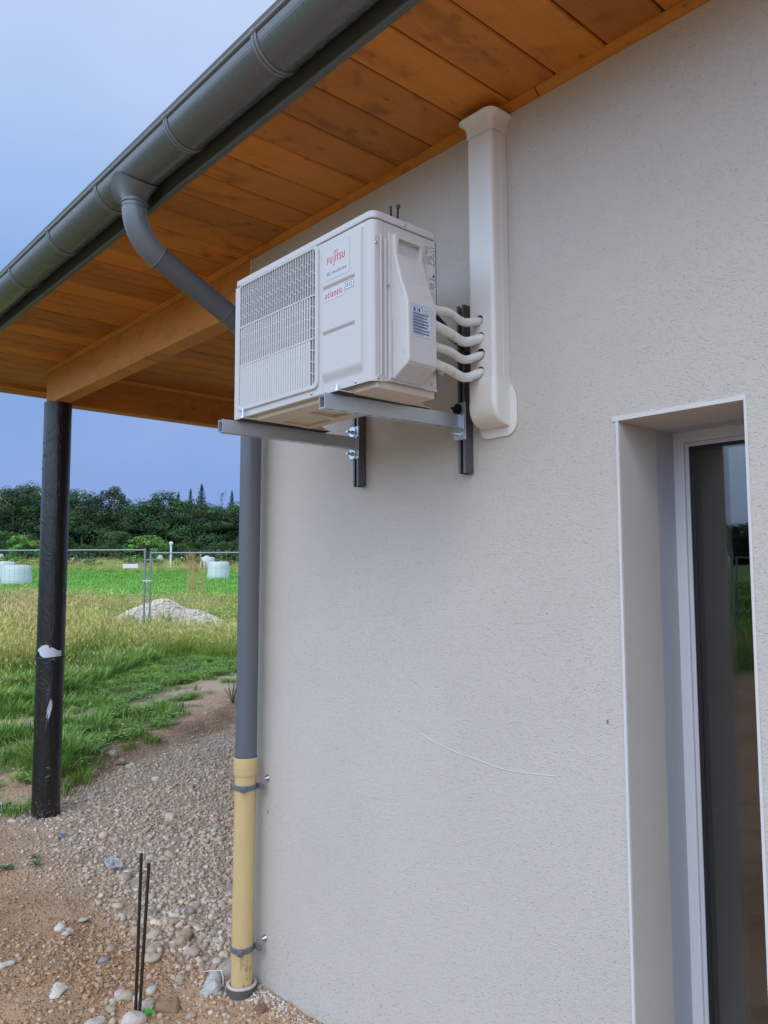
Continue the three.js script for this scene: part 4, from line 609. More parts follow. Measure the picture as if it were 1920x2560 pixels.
  list.forEach(([x, z, r, fl, sh, c, label]) => { const y = groundY(x, z), m = new THREE.Mesh(shapes[sh], mat(c.map((v) => v * 1.08))); m.name = numbered('cobble'); m.position.set(x, y + r * fl * .2, z); m.scale.set(r * .95, r * fl, r * .95); m.rotation.set(rr(-.25, .25), rr(0, 6.3), rr(-.25, .25)); m.castShadow = m.receiveShadow = true; scene.add(m); tag(m, label, sh === 3 && c[0] < .34 ? 'clod' : 'stone', 'loose stones on the bare ground'); });
}
{ // litter, rods
  const y0 = groundY(-.02, .47);
  const rod = (name, label, a, b) => { const t = thing(name, label, 'steel rod', [a[0], y0, a[2]], 'steel rods stuck in the earth'), d = V(...b).sub(V(...a)), n = 30, q = new THREE.Quaternion().setFromUnitVectors(V(0, 1, 0), d.clone().normalize()); const g = [cyl(a, b, .0062, .0062, 12)]; for (let i = 1; i < n; i++) g.push(new THREE.TorusGeometry(.0063, .0011, 5, 12).rotateX(Math.PI / 2 + .5).applyQuaternion(q).translate(...V(...a).lerp(V(...b), i / n).toArray())); part('bar', g, std(.040, .026, .020, .75, .35), t); };
  rod('steel_rod', 'dark rusty steel rod standing upright in the earth, the taller of the two', [-.030, y0 - .15, .470], [-.012, .618, .465]);
  rod('steel_rod', 'dark rusty steel rod leaning toward the wall, the shorter of the two', [-.014, y0 - .15, .466], [.0285, .588, .452]);
  srand(113); const g1 = surf(12, 8, (u, v) => { const x = -1.48 + (u - .5) * .15 + .02 * (rnd() - .5), z = -.035 + (v - .5) * .085 + .015 * (rnd() - .5); return [x, groundY(x, z) + .014 + .022 * rnd() * Math.sin(u * 3.14) + .012 * rnd(), z]; });
  tag(part('plastic_scrap', flat(g1).toNonIndexed ? flat(g1) : g1, new THREE.MeshPhysicalMaterial({ color: lin(.62, .64, .62), roughness: .25, transmission: .25, thickness: 0, side: THREE.DoubleSide })), 'crumpled clear grey plastic scrap lying on the gravel behind the steel rods', 'litter');
  const bx = -2.13, bz = .02; tag(part('blue_scrap', surf(6, 2, (u, v) => [bx + (u - .5) * .052 + .01 * v, groundY(bx, bz) + .012 + .006 * Math.sin(u * 5), bz + (v - .5) * .018 - (u - .5) * .03]), std(.05, .19, .62, .4)), 'small bright blue plastic strip lying on the gravel in front of the post', 'litter');
  tag(part('brick_shard', new RoundedBoxGeometry(.064, .014, .024, 2, .003).rotateY(-.75).rotateZ(-.12).translate(-.098, groundY(-.098, .092) + .016, .092), std(.56, .36, .26, .9)), 'flat orange brick shard on the earth beside the cream pipe foot', 'brick');
  tag(part('white_string', tube([[-.075, groundY(-.07, .14) + .02, .15], [-.03, .052, .135], [.012, .062, .118], [.03, .058, .125], [.046, .05, .128], [.05, .02, .13]].map(([x, y, z]) => [x, y + .012, z]), .0018, 40, 6), std(.75, .73, .70, .7)), 'loop of thin white string over the stones by the pipe foot', 'string');
  const gx = .010, gz = .437; tag(part('green_tuft', Array.from({ length: 26 }, () => { const a = rr(0, 6.3), l = rr(.018, .034), r = rr(0, .02); return surf(1, 3, (u, v) => { const w = .0035 * (1 - v) + .0006; return [gx + Math.cos(a) * (r + l * .6 * v) + (u - .5) * w * 2 * -Math.sin(a), groundY(gx, gz) + .006 + l * v * (1.1 - .5 * v), gz + Math.sin(a) * (r + l * .6 * v) + (u - .5) * w * 2 * Math.cos(a)]; }); }), std(.06, .55, .05, .6)), 'tiny vivid green tuft at the foot of the steel rods', 'plant');
}

// ---------------------------------------------------------------- grass and weeds
function bladeGeo(o, x, z, a, h, w, lean, c, seg = 3) {   // one arched blade of even colour
  const dx = Math.cos(a), dz = Math.sin(a), px = -dz, pz = dx, P = [];
  for (let i = 0; i <= seg; i++) { const t = i / seg, y = h * (t - .25 * lean * t * t), f = h * lean * t * t * .9, q = w * (1 - t * t * .92) * .5; P.push([[x + dx * f - px * q, y, z + dz * f - pz * q], [x + dx * f + px * q, y, z + dz * f + pz * q]]); }
  const tri = (A, B, C) => { for (const p of [A, B, C]) { o.p.push(...p); o.c.push(...c); } };
  for (let i = 0; i < seg; i++) { const [A, B] = P[i], [C, D] = P[i + 1]; tri(A, B, D); if (i < seg - 1) tri(A, D, C); else tri(A, D, C); }
}
const newO = () => ({ p: [], c: [] });
function finish(o, up = .0) { const g = new THREE.BufferGeometry(); g.setAttribute('position', new THREE.Float32BufferAttribute(o.p, 3)); g.setAttribute('color', new THREE.Float32BufferAttribute(o.c, 3)); g.computeVertexNormals(); return g; }
function tuft(s, n, h, spread, w, cols, heads = 0, headCol) {
  srand(s); const o = newO();
  for (let i = 0; i < n; i++) { const a = rr(0, 6.28), r = spread * Math.sqrt(rnd()) * .6, b = a + rr(-.8, .8), c = cols[Math.floor(rnd() * cols.length)], k = rr(.75, 1.2); bladeGeo(o, r * Math.cos(a), r * Math.sin(a), b, h * rr(.5, 1.1), w * rr(.7, 1.2), rr(.15, .95), c.map((v) => v * k)); }
  for (let i = 0; i < heads; i++) { const a = rr(0, 6.28), r = spread * rnd() * .6, x = r * Math.cos(a), z = r * Math.sin(a), H = h * rr(1.0, 1.55), k = rr(.8, 1.15), hc = headCol.map((v) => v * k), l = rr(.05, .28); bladeGeo(o, x, z, a, H, w * .45, l, hc.map((v, q) => mix(v, cols[0][q], .4)), 3); const tx = x + Math.cos(a) * H * l * .9, tz = z + Math.sin(a) * H * l * .9, ty = H * (1 - .25 * l); for (let k2 = 0; k2 < 3; k2++) { const o2 = newO(); bladeGeo(o2, tx + rr(-.006, .006), tz + rr(-.006, .006), a + rr(-1, 1), h * .24, w * .85, rr(.3, 1.1), hc, 2); for (let q = 0; q < o2.p.length; q += 3) { o.p.push(o2.p[q], o2.p[q + 1] + ty - h * .07, o2.p[q + 2]); } o.c.push(...o2.c); } }
  return finish(o);
}
const leafMat = new THREE.MeshStandardMaterial({ vertexColors: true, roughness: .75, side: THREE.DoubleSide });
const leafThin = new THREE.MeshPhysicalMaterial({ vertexColors: true, roughness: .8, side: THREE.DoubleSide, transmission: .3, thickness: 0 });
const gr1 = [.21, .37, .066], gr2 = [.31, .49, .084], gr3 = [.125, .25, .05], yel = [.47, .60, .10], straw = [.66, .58, .20], str2 = [.68, .48, .24];
{
  const short = tuft(201, 30, .085, .10, .0055, [gr1, gr2, gr3]), lush = tuft(202, 44, .20, .17, .0085, [gr1, gr3, gr2]), mid = tuft(203, 40, .30, .20, .007, [gr1, gr2, yel], 4, straw), tall = tuft(204, 42, .47, .26, .0075, [gr2, yel, gr1, yel], 6, [.58, .56, .17]), dryT = tuft(205, 30, .42, .25, .007, [straw, yel, yel, str2], 12, str2), far = tuft(206, 16, .15, .34, .028, [[.24, .52, .075], [.30, .58, .09], [.18, .43, .065]]);
  srand(207); const cl = newO(); for (let i = 0; i < 34; i++) { const a = rr(0, 6.3), r = .09 * Math.sqrt(rnd()), x = r * Math.cos(a), z = r * Math.sin(a), y = rr(.01, .05), q = rr(.008, .016), c = [gr1, gr3, gr2][i % 3]; for (let k = 0; k < 5; k++) { const t0 = k * 1.257, t1 = t0 + 1.257; for (const p of [[x, y, z], [x + q * Math.cos(t1), y + rr(0, .004), z + q * Math.sin(t1)], [x + q * Math.cos(t0), y, z + q * Math.sin(t0)]]) { cl.p.push(...p); cl.c.push(...c); } } } const clover = finish(cl);
  const L = { short: [], lush: [], mid: [], tall: [], dry: [], far: [], clover: [] };
  const put = (k, x, z, s, sy = 1, j = .25) => { const q = rr(1 - j, 1 + j); L[k].push([x, groundY(x, z) - .008, z, s, s * sy, s, rr(-.08, .08), rr(0, 6.3), rr(-.08, .08), q * rr(.9, 1.1), q, q * rr(.85, 1.1)]); };
  srand(211);
  const blocked = (x, z) => (x > -.3 && z < .3) || (x > -2.75 && z < .2 && z > -5 && x < 0);
  for (let k = 0; k < 26000; k++) { // verge between the gravel and the long grass
    const s = 3.2 + 10.5 * Math.pow(rnd(), .62), t = s * rr(-.80, -.08), [x, z] = at(s, t), d = edgeX(z) - x; if (d < -.12 || blocked(x, z)) continue;
    const n = fbm(x * 1.9, z * 1.9, 171, 4), sm = sandMask(x, z), d2 = d + 3.4 * (fbm(x * .7, z * .7, 173, 3) - .5) * smooth(2, 4, d); if (rnd() < sm * .9) continue;
    const bareEdge = smooth(-1.0, -2.0, z) * smooth(.7, .0, d) * .9; if (rnd() < bareEdge) continue;
    if (n < .45 && d < 3.4 && rnd() < .9) continue;
    if (d < .08 && rnd() < .6) continue;
    if (d < 2.6) { const lushZone = smooth(.52, .60, n) * smooth(-1.6, -.2, z); if (rnd() < lushZone * .55) put('lush', x, z, rr(.6, 1.15)); else if (rnd() < .3) put('clover', x, z, rr(.8, 1.5)); else put('short', x, z, rr(.7, 1.5)); }
    else if (d2 < 4.6) { if (n > .47 && rnd() < .6) put('lush', x, z, rr(.7, 1.5)); else if (rnd() < .55) put('short', x, z, rr(1.1, 2.1)); else if (rnd() < .6) put('clover', x, z, rr(1.2, 2)); else put('mid', x, z, rr(.5, .9)); }
    else put(rnd() < .5 ? 'mid' : 'lush', x, z, rr(.8, 1.3));
  }
  for (let k = 0; k < 13000; k++) { const s = 11.5 + 15.5 * Math.pow(rnd(), 1.25), t = s * rr(-.82, -.06), [x, z] = at(s, t), d = edgeX(z) - x; if (d < (s < 13.5 ? 4.8 : 1.2) || blocked(x, z)) continue; const n = fbm(x * .35, z * .35, 181, 4), left = smooth(-.36, -.47, t / s); if (Math.hypot(s - 18.4, (t + 5.1) * .8) < 1.3) continue; const q = smooth(12, 15, s); if (s > 22 && rnd() < .35) continue; const hh = mix(1, .66, smooth(15, 18, s)) * mix(1, .75, smooth(.40, .30, -t / s)); if (rnd() < (.04 + .30 * smooth(.5, .66, n) + .42 * left * smooth(13.5, 16, s)) * q) put('dry', x, z, rr(.7, 1.1), hh); else put(rnd() < .3 + .45 * q ? 'tall' : 'mid', x, z, rr(.75, 1.15), hh); }
  for (let k = 0; k < 17000; k++) { const s = 25 + 47 * Math.pow(rnd(), .8), t = s * rr(-.70, -.08), [x, z] = at(s, t); put('far', x, z, rr(.6, 1.1) * (.7 + s / 70), rr(.5, 1.0), .2); }
  for (let k = 0; k < 3600; k++) { const s = rr(64, 100), t = s * rr(-.62, -.12), [x, z] = at(s, t); put(rnd() < .3 ? 'dry' : rnd() < .6 ? 'tall' : 'far', x, z, rr(1.3, 2.2), rr(.35, .75)); }
  for (let k = 0; k < 5000; k++) { const r = 5 + 40 * Math.pow(rnd(), 1.2), a = rr(1.75, 2.6), x = 2 + r * Math.cos(a), z = -.3 + r * Math.sin(a); if (z < 3.5 || edgeX(z) - x < .3) continue; put(r < 16 ? 'mid' : 'far', x, z, rr(.8, 1.3) * (r < 16 ? 1 : 1.5)); }
  instances('short_grass', short, leafMat, L.short); instances('lush_grass', lush, leafMat, L.lush); instances('meadow_grass', mid, leafMat, L.mid); instances('tall_grass', tall, leafMat, L.tall); instances('dry_grass', dryT, leafMat, L.dry); instances('field_grass', far, leafMat, L.far); instances('clover', clover, leafMat, L.clover);
}
function weed(name, label, x, z, n, len, wid, rise, cols, extra) {   // rosette of broad pointed leaves
  const t = thing(name, label, 'plant', [x, groundY(x, z), z]); const y = groundY(x, z);
  for (let i = 0; i < n; i++) { const a = i * 2.4 + rr(-.3, .3), L = len * rr(.65, 1.1), W = wid * rr(.8, 1.1), R = rise * rr(.5, 1.2); part('leaf', surf(4, 7, (u, v) => { const s = (u - .5), f = v, hw = W * Math.pow(Math.sin(Math.PI * Math.min(.999, .08 + .92 * f)), .8) * (1 - .25 * f), q = s * 2 * hw, yy = y + .004 + L * (R * f - .75 * R * f * f) + Math.abs(s) * hw * .5; return [x + Math.cos(a) * L * f - Math.sin(a) * q, yy, z + Math.sin(a) * L * f + Math.cos(a) * q]; }), std(...cols[i % cols.length], .6, 0, { side: THREE.DoubleSide }), t); }
  if (extra) extra(t, y); return t;
}
srand(221);
const wc = [[.055, .135, .04], [.075, .17, .05], [.045, .11, .035]];
weed('dock_weed', 'broad-leaved weed with spread grey green leaves at the gravel edge beside the row of cobbles', -3.58, -.76, 11, .20, .032, .8, [[.10, .16, .085], ...wc]);
weed('dock_weed', 'upright leafy weed in the grass right behind the wrapped post', -3.72, -.52, 13, .24, .034, 1.5, wc);
weed('plantain', 'small flat green weed alone on bare earth on the low bank', -4.36, -1.72, 6, .095, .022, .45, [[.10, .22, .07], [.07, .16, .05]]);
weed('plantain', 'small green sprig on the earth near the left frame edge in front of the post', -1.72, .30, 8, .06, .010, 1.3, wc);
weed('plantain', 'second small sprig on the earth, the one nearer the post', -1.86, .26, 7, .055, .009, 1.0, wc);
weed('plantain', 'dark leaf cluster on the earth at the frame edge, ahead of the sprigs', -1.80, .44, 6, .07, .014, .8, wc);
{ // spiky little bush on the bare bank
  const x = -5.02, z = -2.92, y = groundY(x, z), t = thing('thistle', 'small spiky green weed on pale sand close to the downpipe', 'plant', [x, y, z]); srand(223);
  part('stem', Array.from({ length: 22 }, () => { const a = rr(0, 6.3), l = rr(.10, .24), b = rr(.25, .8); return tube([[x, y - .01, z], [x + Math.cos(a) * l * b * .5, y + l * .55, z + Math.sin(a) * l * b * .5], [x + Math.cos(a) * l * b, y + l, z + Math.sin(a) * l * b]], .0032, 6, 5); }), std(.10, .16, .07, .7), t);
  const lf = part('leaf', Array.from({ length: 70 }, () => { const a = rr(0, 6.3), r = rr(.01, .13), h = rr(.02, .2), l = rr(.02, .045); return surf(1, 2, (u, v) => [x + Math.cos(a) * (r + l * v) + (u - .5) * .012 * (1 - v), y + h * (1 - r * 2) + l * .5 * v, z + Math.sin(a) * (r + l * v) + (u - .5) * .012 * (1 - v)]); }), std(.075, .15, .05, .7, 0, { side: THREE.DoubleSide }), t); lf.name = 'leaves'; lf.userData.kind = 'stuff';
}

// ---------------------------------------------------------------- the field: heap, fence, bales, pole
const colT = (px, s) => (px - 960) / 1950 * s;                        // sideways distance of something s metres away, measured on the photograph
const spot = (px, s) => at(s, colT(px, s));
{
  const s0 = 18.4, [hx, hz] = spot(420, s0), gy = groundY(hx, hz), W = 1.72, D = 1.25, H = .80;
  const t = thing('rubble_heap', 'heap of pale broken limestone in the long grass behind the fence', 'rubble heap', [hx, gy, hz]);
  const top = (a, b) => { const r = Math.hypot((a + .08) / W, b / D); return Math.max(-.1, H * Math.pow(Math.max(0, 1 - r), .85) * (1 + .16 * (fbm(a * 2.4 + 9, b * 2.4, 191, 3) - .5)) * (a > -.05 ? 1 - .10 * smooth(0, .5, a) + .16 * smooth(.4, .9, a) : 1)); };
  const wp = (a, b) => [hx + RT[0] * a + FW[0] * b, hz + RT[1] * a + FW[1] * b];
  part('mound', surf(50, 40, (u, v) => { const a = mix(-1.9, 1.9, u), b = mix(1.4, -1.4, v), [x, z] = wp(a, b); return [x, gy - .1 + top(a, b), z]; }), std(.56, .48, .40, .95), t);
  const vs = [pebble(41, 0, .5, .8), pebble(42, 0, .4, .7), pebble(43, 1, .5, .8)], mat = new THREE.MeshStandardMaterial({ color: 0xffffff, roughness: .9 }), L = []; srand(301);
  for (let k = 0; k < 2600; k++) { const a = rr(-1.85, 1.85), b = rr(-1.3, .7), h = top(a, b); if (h < .02) continue; const [x, z] = wp(a, b), q = rr(.016, .055) * (rnd() < .06 ? 1.5 : 1), c = rr(.8, 1.1); L.push([x, gy - .1 + h + q * .2, z, q * rr(.8, 1.3), q * rr(.6, 1), q, rr(0, 3), rr(0, 6), rr(0, 3), .74 * c, (.63 + rr(-.03, .03)) * c, (.52 + rr(-.05, .04)) * c]); }
  const im = instances('stones', vs[0], mat, L); scene.remove(im); im.name = 'stones'; im.position.set(-hx, -gy, -hz); t.add(im);
  const G = []; srand(303); const tg = tuft(251, 22, .34, .16, .012, [gr1, gr3, gr2]); for (let k = 0; k < 46; k++) { const a = rr(-1.5, 1.5), b = rr(-1.35, -.75) - .1 * rnd(), [x, z] = wp(a, b); G.push([x, Math.max(groundY(x, z), gy - .1 + top(a, b)) - .02, z, rr(.7, 1.3), rr(.7, 1.4), rr(.7, 1.3), 0, rr(0, 6), 0, 1, 1, 1]); }
  instances('heap_weeds', tg, leafMat, G);
}
const fenceMat = std(.30, .325, .36, .45, .55);
function fencePanel(label, p0, p1, group, extra) {
  const [x0, z0] = p0, [x1, z1] = p1, L = Math.hypot(x1 - x0, z1 - z0), y = Math.min(groundY(x0, z0), groundY(x1, z1)) - .02, t = thing('fence_panel', label, 'fence', [x0, y, z0], group), H = 1.875, ux = (x1 - x0) / L, uz = (z1 - z0) / L, P = (a, h) => [x0 + ux * a, y + h, z0 + uz * a];
  part('post', cyl(P(0, 0), P(0, H + .035), .0205, .0205, 12), fenceMat, t); part('post', cyl(P(L, 0), P(L, H + .035), .0205, .0205, 12), fenceMat, t);
  part('rail', cyl(P(0, H), P(L, H), .0165, .0165, 10), fenceMat, t); part('rail', cyl(P(0, .12), P(L, .12), .0165, .0165, 10), fenceMat, t);
  const w = []; for (let i = 1; i < L / .103; i++) w.push(cyl(P(i * .103, .10), P(i * .103, H), .0019, .0019, 5, true)); for (const h of [.35, .65, .95, 1.25, 1.56]) w.push(cyl(P(0, h), P(L, h), .0019, .0019, 5, true));
  part('wire_mesh', w, std(.26, .30, .31, .5, .4), t).userData.kind = 'stuff';
  part('foot', [P(0, 0), P(L, 0)].map(([a, b, c]) => box(a - .35, a + .35, b - .06, b + .09, c - .12, c + .12, .02)), std(.4, .38, .36, .9), t);
  extra?.(t, P, y); return t;
}
{
  const S = 16, grp = 'temporary mesh fence panels', tj = colT(363, S), tk = colT(377.5, S), q = (t, ds = 0) => at(S + ds, t);
  fencePanel('mesh fence panel with a blank white plate, between the wrapped post and the joint', q(tj), q(tj - 3.42, .04), grp, (t, P) => { part('sign_plate', (() => { const [ax, ay, az] = P(.14, 1.545), [bx, , bz] = P(.45, 1.545); const g = new RoundedBoxGeometry(.315, .088, .012, 2, .005); return g.rotateY(Math.atan2(-(bz - az), bx - ax)).translate((ax + bx) / 2, ay, (az + bz) / 2); })(), std(.80, .81, .83, .4), t); });
  fencePanel('mesh fence panel running off past the wrapped post', q(tj - 3.5, .04), q(tj - 6.9, .1), grp);
  fencePanel('mesh fence panel in front of the limestone heap, running behind the downpipe', q(tk), q(tk + 3.42, .02), grp, (t, P, y) => { const a = P(-.06, 1.30), [ax, ay, az] = a; part('clamp', [cyl([ax - RT[0] * .09, ay, az - RT[1] * .09], [ax + RT[0] * .09, ay, az + RT[1] * .09], .024, .024, 12), cyl([ax, ay - .03, az], [ax, ay + .03, az], .03, .03, 12)], std(.62, .60, .50, .5, .2), t); const [bx, by, bz] = P(-.06, 1.73); part('hook', cyl([bx - RT[0] * .05, by, bz - RT[1] * .05], [bx + RT[0] * .05, by, bz + RT[1] * .05], .013, .013, 8), fenceMat, t); });
  for (let k = 0; k < 3; k++) fencePanel('mesh fence panel across the field mirrored in the window', [-1.2 - 3.5 * k, 15.6 - 1.1 * k], [-1.2 - 3.5 * (k + .977), 15.6 - 1.1 * (k + .977)], 'mesh fence panels facing the window');
}
function bale(label, px, s, w, h, group = 'wrapped silage bales in the field', xz) {
  const [x, z] = xz ?? spot(px, s), y = groundY(x, z) - .06, t = thing('silage_bale', label, 'bale', [x, y, z], group), r = w / 2, e = .09 * w;
  const prof = [[.001, 0], [r * .94, 0], [r * 1.02, .06 * h], [r * 1.015, .35 * h], [r * .97, .75 * h], [r * .94, .90 * h], [r * .86, .975 * h], [r * .62, 1.0 * h], [.001, .985 * h]];
  const g = new THREE.LatheGeometry(prof.map((p) => new THREE.Vector2(...p)), 40), P = g.attributes.position, o = rnd() * 40; for (let i = 0; i < P.count; i++) { const a = Math.atan2(P.getX(i), P.getZ(i)), k = 1 + .05 * (fbm(Math.cos(a) * 1.5 + o, Math.sin(a) * 1.5 + P.getY(i), 311, 3) - .5) * 2; P.setX(i, P.getX(i) * k); P.setZ(i, P.getZ(i) * k); P.setY(i, P.getY(i) * (1 + .03 * (vnoise(P.getX(i) * 2 + o, P.getZ(i) * 2, 9) - .5))); } g.computeVertexNormals();
  part('wrap', g.translate(x, y, z), baleMat, t); return t;
}
const baleMat = new THREE.MeshPhysicalMaterial({ color: lin(.66, .71, .665), roughness: .32, bumpMap: tex(256, 256, (i, j) => fbm(i / 60 + j / 30, j / 9, 321, 4), false, 3, 2), bumpScale: .02 });
srand(331);
bale('pale green wrapped bale, the nearer of the pair beside the post', 44, 44.5, 1.60, 1.20);
bale('pale wrapped bale half hidden behind the nearer one beside the post', 11, 54, 1.55, 1.25);
bale('pale green wrapped bale standing alone by the downpipe, largest on that side', 547, 57, 1.60, 1.34);
bale('wrapped bale partly behind the big one by the downpipe', 519, 72, 1.35, 1.25);
bale('distant white bale showing above the pair by the downpipe', 517, 135, .95, 1.05);
bale('distant white bale on the far meadow between post and fence joint', 231, 150, 1.35, 1.15);
bale('distant white bale beside the round bush near the fence joint', 400, 140, 1.15, 1.1);
bale('distant white bale between the white pole and the straw stalks', 459, 140, 1.0, .95);
bale('distant pale bale peeping out behind the bush at the post', 181, 120, .7, .8);
bale('far pale bale against the frame edge above the near pair', 0, 95, .9, 1.2);
bale('wrapped bale across the field mirrored in the window', 0, 0, 1.5, 1.2, undefined, [-29, 66]);
{ const s = 74, [x, z] = spot(427.5, s), y = groundY(x, z), t = thing('vent_pole', 'white capped pole standing in the meadow behind the fence', 'pole', [x, y, z]); part('pipe', cyl([x, y - .1, z], [x, y + 2.35, z], .085, .085, 20), std(.80, .82, .84, .4), t); part('cap', [cyl([x, y + 2.30, z], [x, y + 2.48, z], .15, .17, 20), cyl([x, y + 2.48, z], [x, y + 2.60, z], .17, .11, 20), box(x - .10, x + .20, y + 2.38, y + 2.50, z - .12, z + .12, .03)], std(.80, .82, .84, .4), t); }
{ // tall straw stalks in the meadow
  const s = 27, [x, z] = spot(492, s), y = groundY(x, z), t = thing('straw_stalks', 'clump of tall golden dry stalks rising by the pale bales', 'dry plant', [x, y, z]); srand(341);
  const st = Array.from({ length: 52 }, () => { const a = rr(-.34, .34), b = rr(-.2, .2), h = rr(.8, 1.66) * (1 - .25 * Math.abs(a)), l = rr(-.10, .14) * h * .5; return tube([[x + RT[0] * a + FW[0] * b, y - .02, z + RT[1] * a + FW[1] * b], [x + RT[0] * (a + l * .3), y + h * .5, z + RT[1] * (a + l * .3)], [x + RT[0] * (a + l), y + h, z + RT[1] * (a + l)]], .0052, 5, 5); });
  part('stalk', st, std(.56, .40, .17, .85), t).userData.kind = 'stuff';
  part('seed_head', Array.from({ length: 40 }, () => { const a = rr(-.3, .3), h = rr(1.0, 1.6); return new THREE.SphereGeometry(1, 6, 5).scale(.018, .10, .018).rotateZ(rr(-.2, .2)).translate(x + RT[0] * a, y + h, z + RT[1] * a + rr(-.1, .1)); }), std(.48, .29, .10, .9), t).userData.kind = 'stuff';
}

// ---------------------------------------------------------------- trees
function crown(s, blobs, perBlob, leaf, cols, spread = .34) {   // leaves strewn over clumps; blobs: [x, y, z, r]
  srand(s); const P = [], C = [], N = [];
  for (const [bx, by, bz, br, tone = 1] of blobs) {
    const base = cols[Math.floor(rnd() * cols.length)].map((v) => v * tone * rr(.8, 1.2));
    for (let k = 0; k < perBlob; k++) {
      let x, y, z, l; do { x = rr(-1, 1); y = rr(-1, 1); z = rr(-1, 1); l = Math.hypot(x, y, z); } while (l > 1 || l < .1);
      const q = Math.pow(l, spread) / l, px = bx + x * q * br, py = by + y * q * br * .78, pz = bz + z * q * br, n = V(x / l + rr(-.4, .4), y / l + rr(-.25, .6), z / l + rr(-.4, .4)).normalize();
      const t = V(rr(-1, 1), rr(-1, 1), rr(-1, 1)).cross(n).normalize(), b = n.clone().cross(t), sz = leaf * rr(.6, 1.3), kk = rr(.9, 1.12);
      const A = [px + t.x * sz, py + t.y * sz, pz + t.z * sz], B = [px + b.x * sz * .6, py + b.y * sz * .6, pz + b.z * sz * .6], D = [px - t.x * sz, py - t.y * sz, pz - t.z * sz], E = [px - b.x * sz * .6, py - b.y * sz * .6, pz - b.z * sz * .6];
      for (const v of [A, B, D, A, D, E]) { P.push(...v); C.push(base[0] * kk, base[1] * kk, base[2] * kk); N.push(n.x, n.y, n.z); }
    }
  }
  const g = new THREE.BufferGeometry(); g.setAttribute('position', new THREE.Float32BufferAttribute(P, 3)); g.setAttribute('normal', new THREE.Float32BufferAttribute(N, 3)); g.setAttribute('color', new THREE.Float32BufferAttribute(C, 3)); return g;
}
function broadBlobs(s, h, w, y0, n) { srand(s); const o = []; for (let k = 0; k < n; k++) { const v = Math.pow(rnd(), .75), y = mix(y0, 1, v), R = w * Math.sqrt(Math.max(.04, 1 - Math.pow((v - .42) / .64, 2))), a = rr(0, 6.3), r = R * Math.sqrt(rr(.15, 1)); o.push([r * Math.cos(a), y * h - .05 * h, r * Math.sin(a), h * rr(.085, .17) * (1.1 - .4 * v), rr(.8, 1.2)]); } return o; }
function spruceCrown(s, h, w, cols) {
  srand(s); const P = [], C = [], N = []; const tone = Array.from({ length: 40 }, () => rr(.75, 1.2));
  for (let k = 0; k < 5200; k++) {
    const v = 1 - Math.pow(rnd(), .85) * .97, q = v * 17, saw = 1 - .42 * (q - Math.floor(q)), a = rr(0, 6.283), R = (w * Math.pow(1 - v, .74) + .03) * saw * (.86 + .28 * vnoise(Math.cos(a) * 2 + Math.floor(q) * 3.1, Math.sin(a) * 2 + 5, 431)), f = Math.pow(rnd(), .45), r = R * f;
    const y = h * (.05 + .95 * v) - r * .34 + rr(-.05, .05), x = r * Math.cos(a), z = r * Math.sin(a), l = (.17 + .14 * (1 - v)) * rr(.7, 1.2), b = a + rr(-.5, .5), d = [Math.cos(b) * l, -l * rr(.1, .5), Math.sin(b) * l], sx = -Math.sin(b) * l * .42, sz = Math.cos(b) * l * .42;
    const n = V(Math.cos(a) * .8 + rr(-.3, .3), .6 + rr(-.3, .3), Math.sin(a) * .8 + rr(-.3, .3)).normalize(), c = cols[k % cols.length].map((t) => t * tone[Math.floor(q) % 40] * rr(.85, 1.15));
    for (const p of [[x - d[0], y - d[1], z - d[2]], [x + sx, y, z + sz], [x + d[0], y + d[1], z + d[2]], [x - d[0], y - d[1], z - d[2]], [x + d[0], y + d[1], z + d[2]], [x - sx, y, z - sz]]) { P.push(...p); C.push(...c); N.push(n.x, n.y, n.z); }
  }
  const g = new THREE.BufferGeometry(); g.setAttribute('position', new THREE.Float32BufferAttribute(P, 3)); g.setAttribute('normal', new THREE.Float32BufferAttribute(N, 3)); g.setAttribute('color', new THREE.Float32BufferAttribute(C, 3)); return g;
}
const dark = [[.040, .088, .027], [.052, .108, .031], [.033, .074, .027], [.064, .122, .033]], pineC = [[.055, .092, .043], [.07, .10, .047], [.043, .074, .04]], spruceC = [[.022, .049, .030], [.027, .058, .034], [.018, .041, .027]], bright = [[.13, .27, .045], [.17, .33, .055], [.10, .21, .04]];
const crownMat = new THREE.MeshStandardMaterial({ vertexColors: true, roughness: .8, side: THREE.DoubleSide }), bark = std(.16, .12, .09, .95), barkGrey = std(.24, .21, .18, .95);
function trunkGeo(s, h, r, limbs, top = .8) { srand(s); const g = [cyl([0, -.4, 0], [rr(-.1, .1), h * top, rr(-.1, .1)], r, r * .25, 9)]; for (let k = 0; k < limbs; k++) { const a = rr(0, 6.3), y = h * rr(.25, top * .9), l = h * rr(.14, .26); g.push(tube([[0, y, 0], [Math.cos(a) * l * .5, y + l * .35, Math.sin(a) * l * .5], [Math.cos(a) * l, y + l * .8, Math.sin(a) * l]], r * .22, 5, 6)); } return merged(g); }
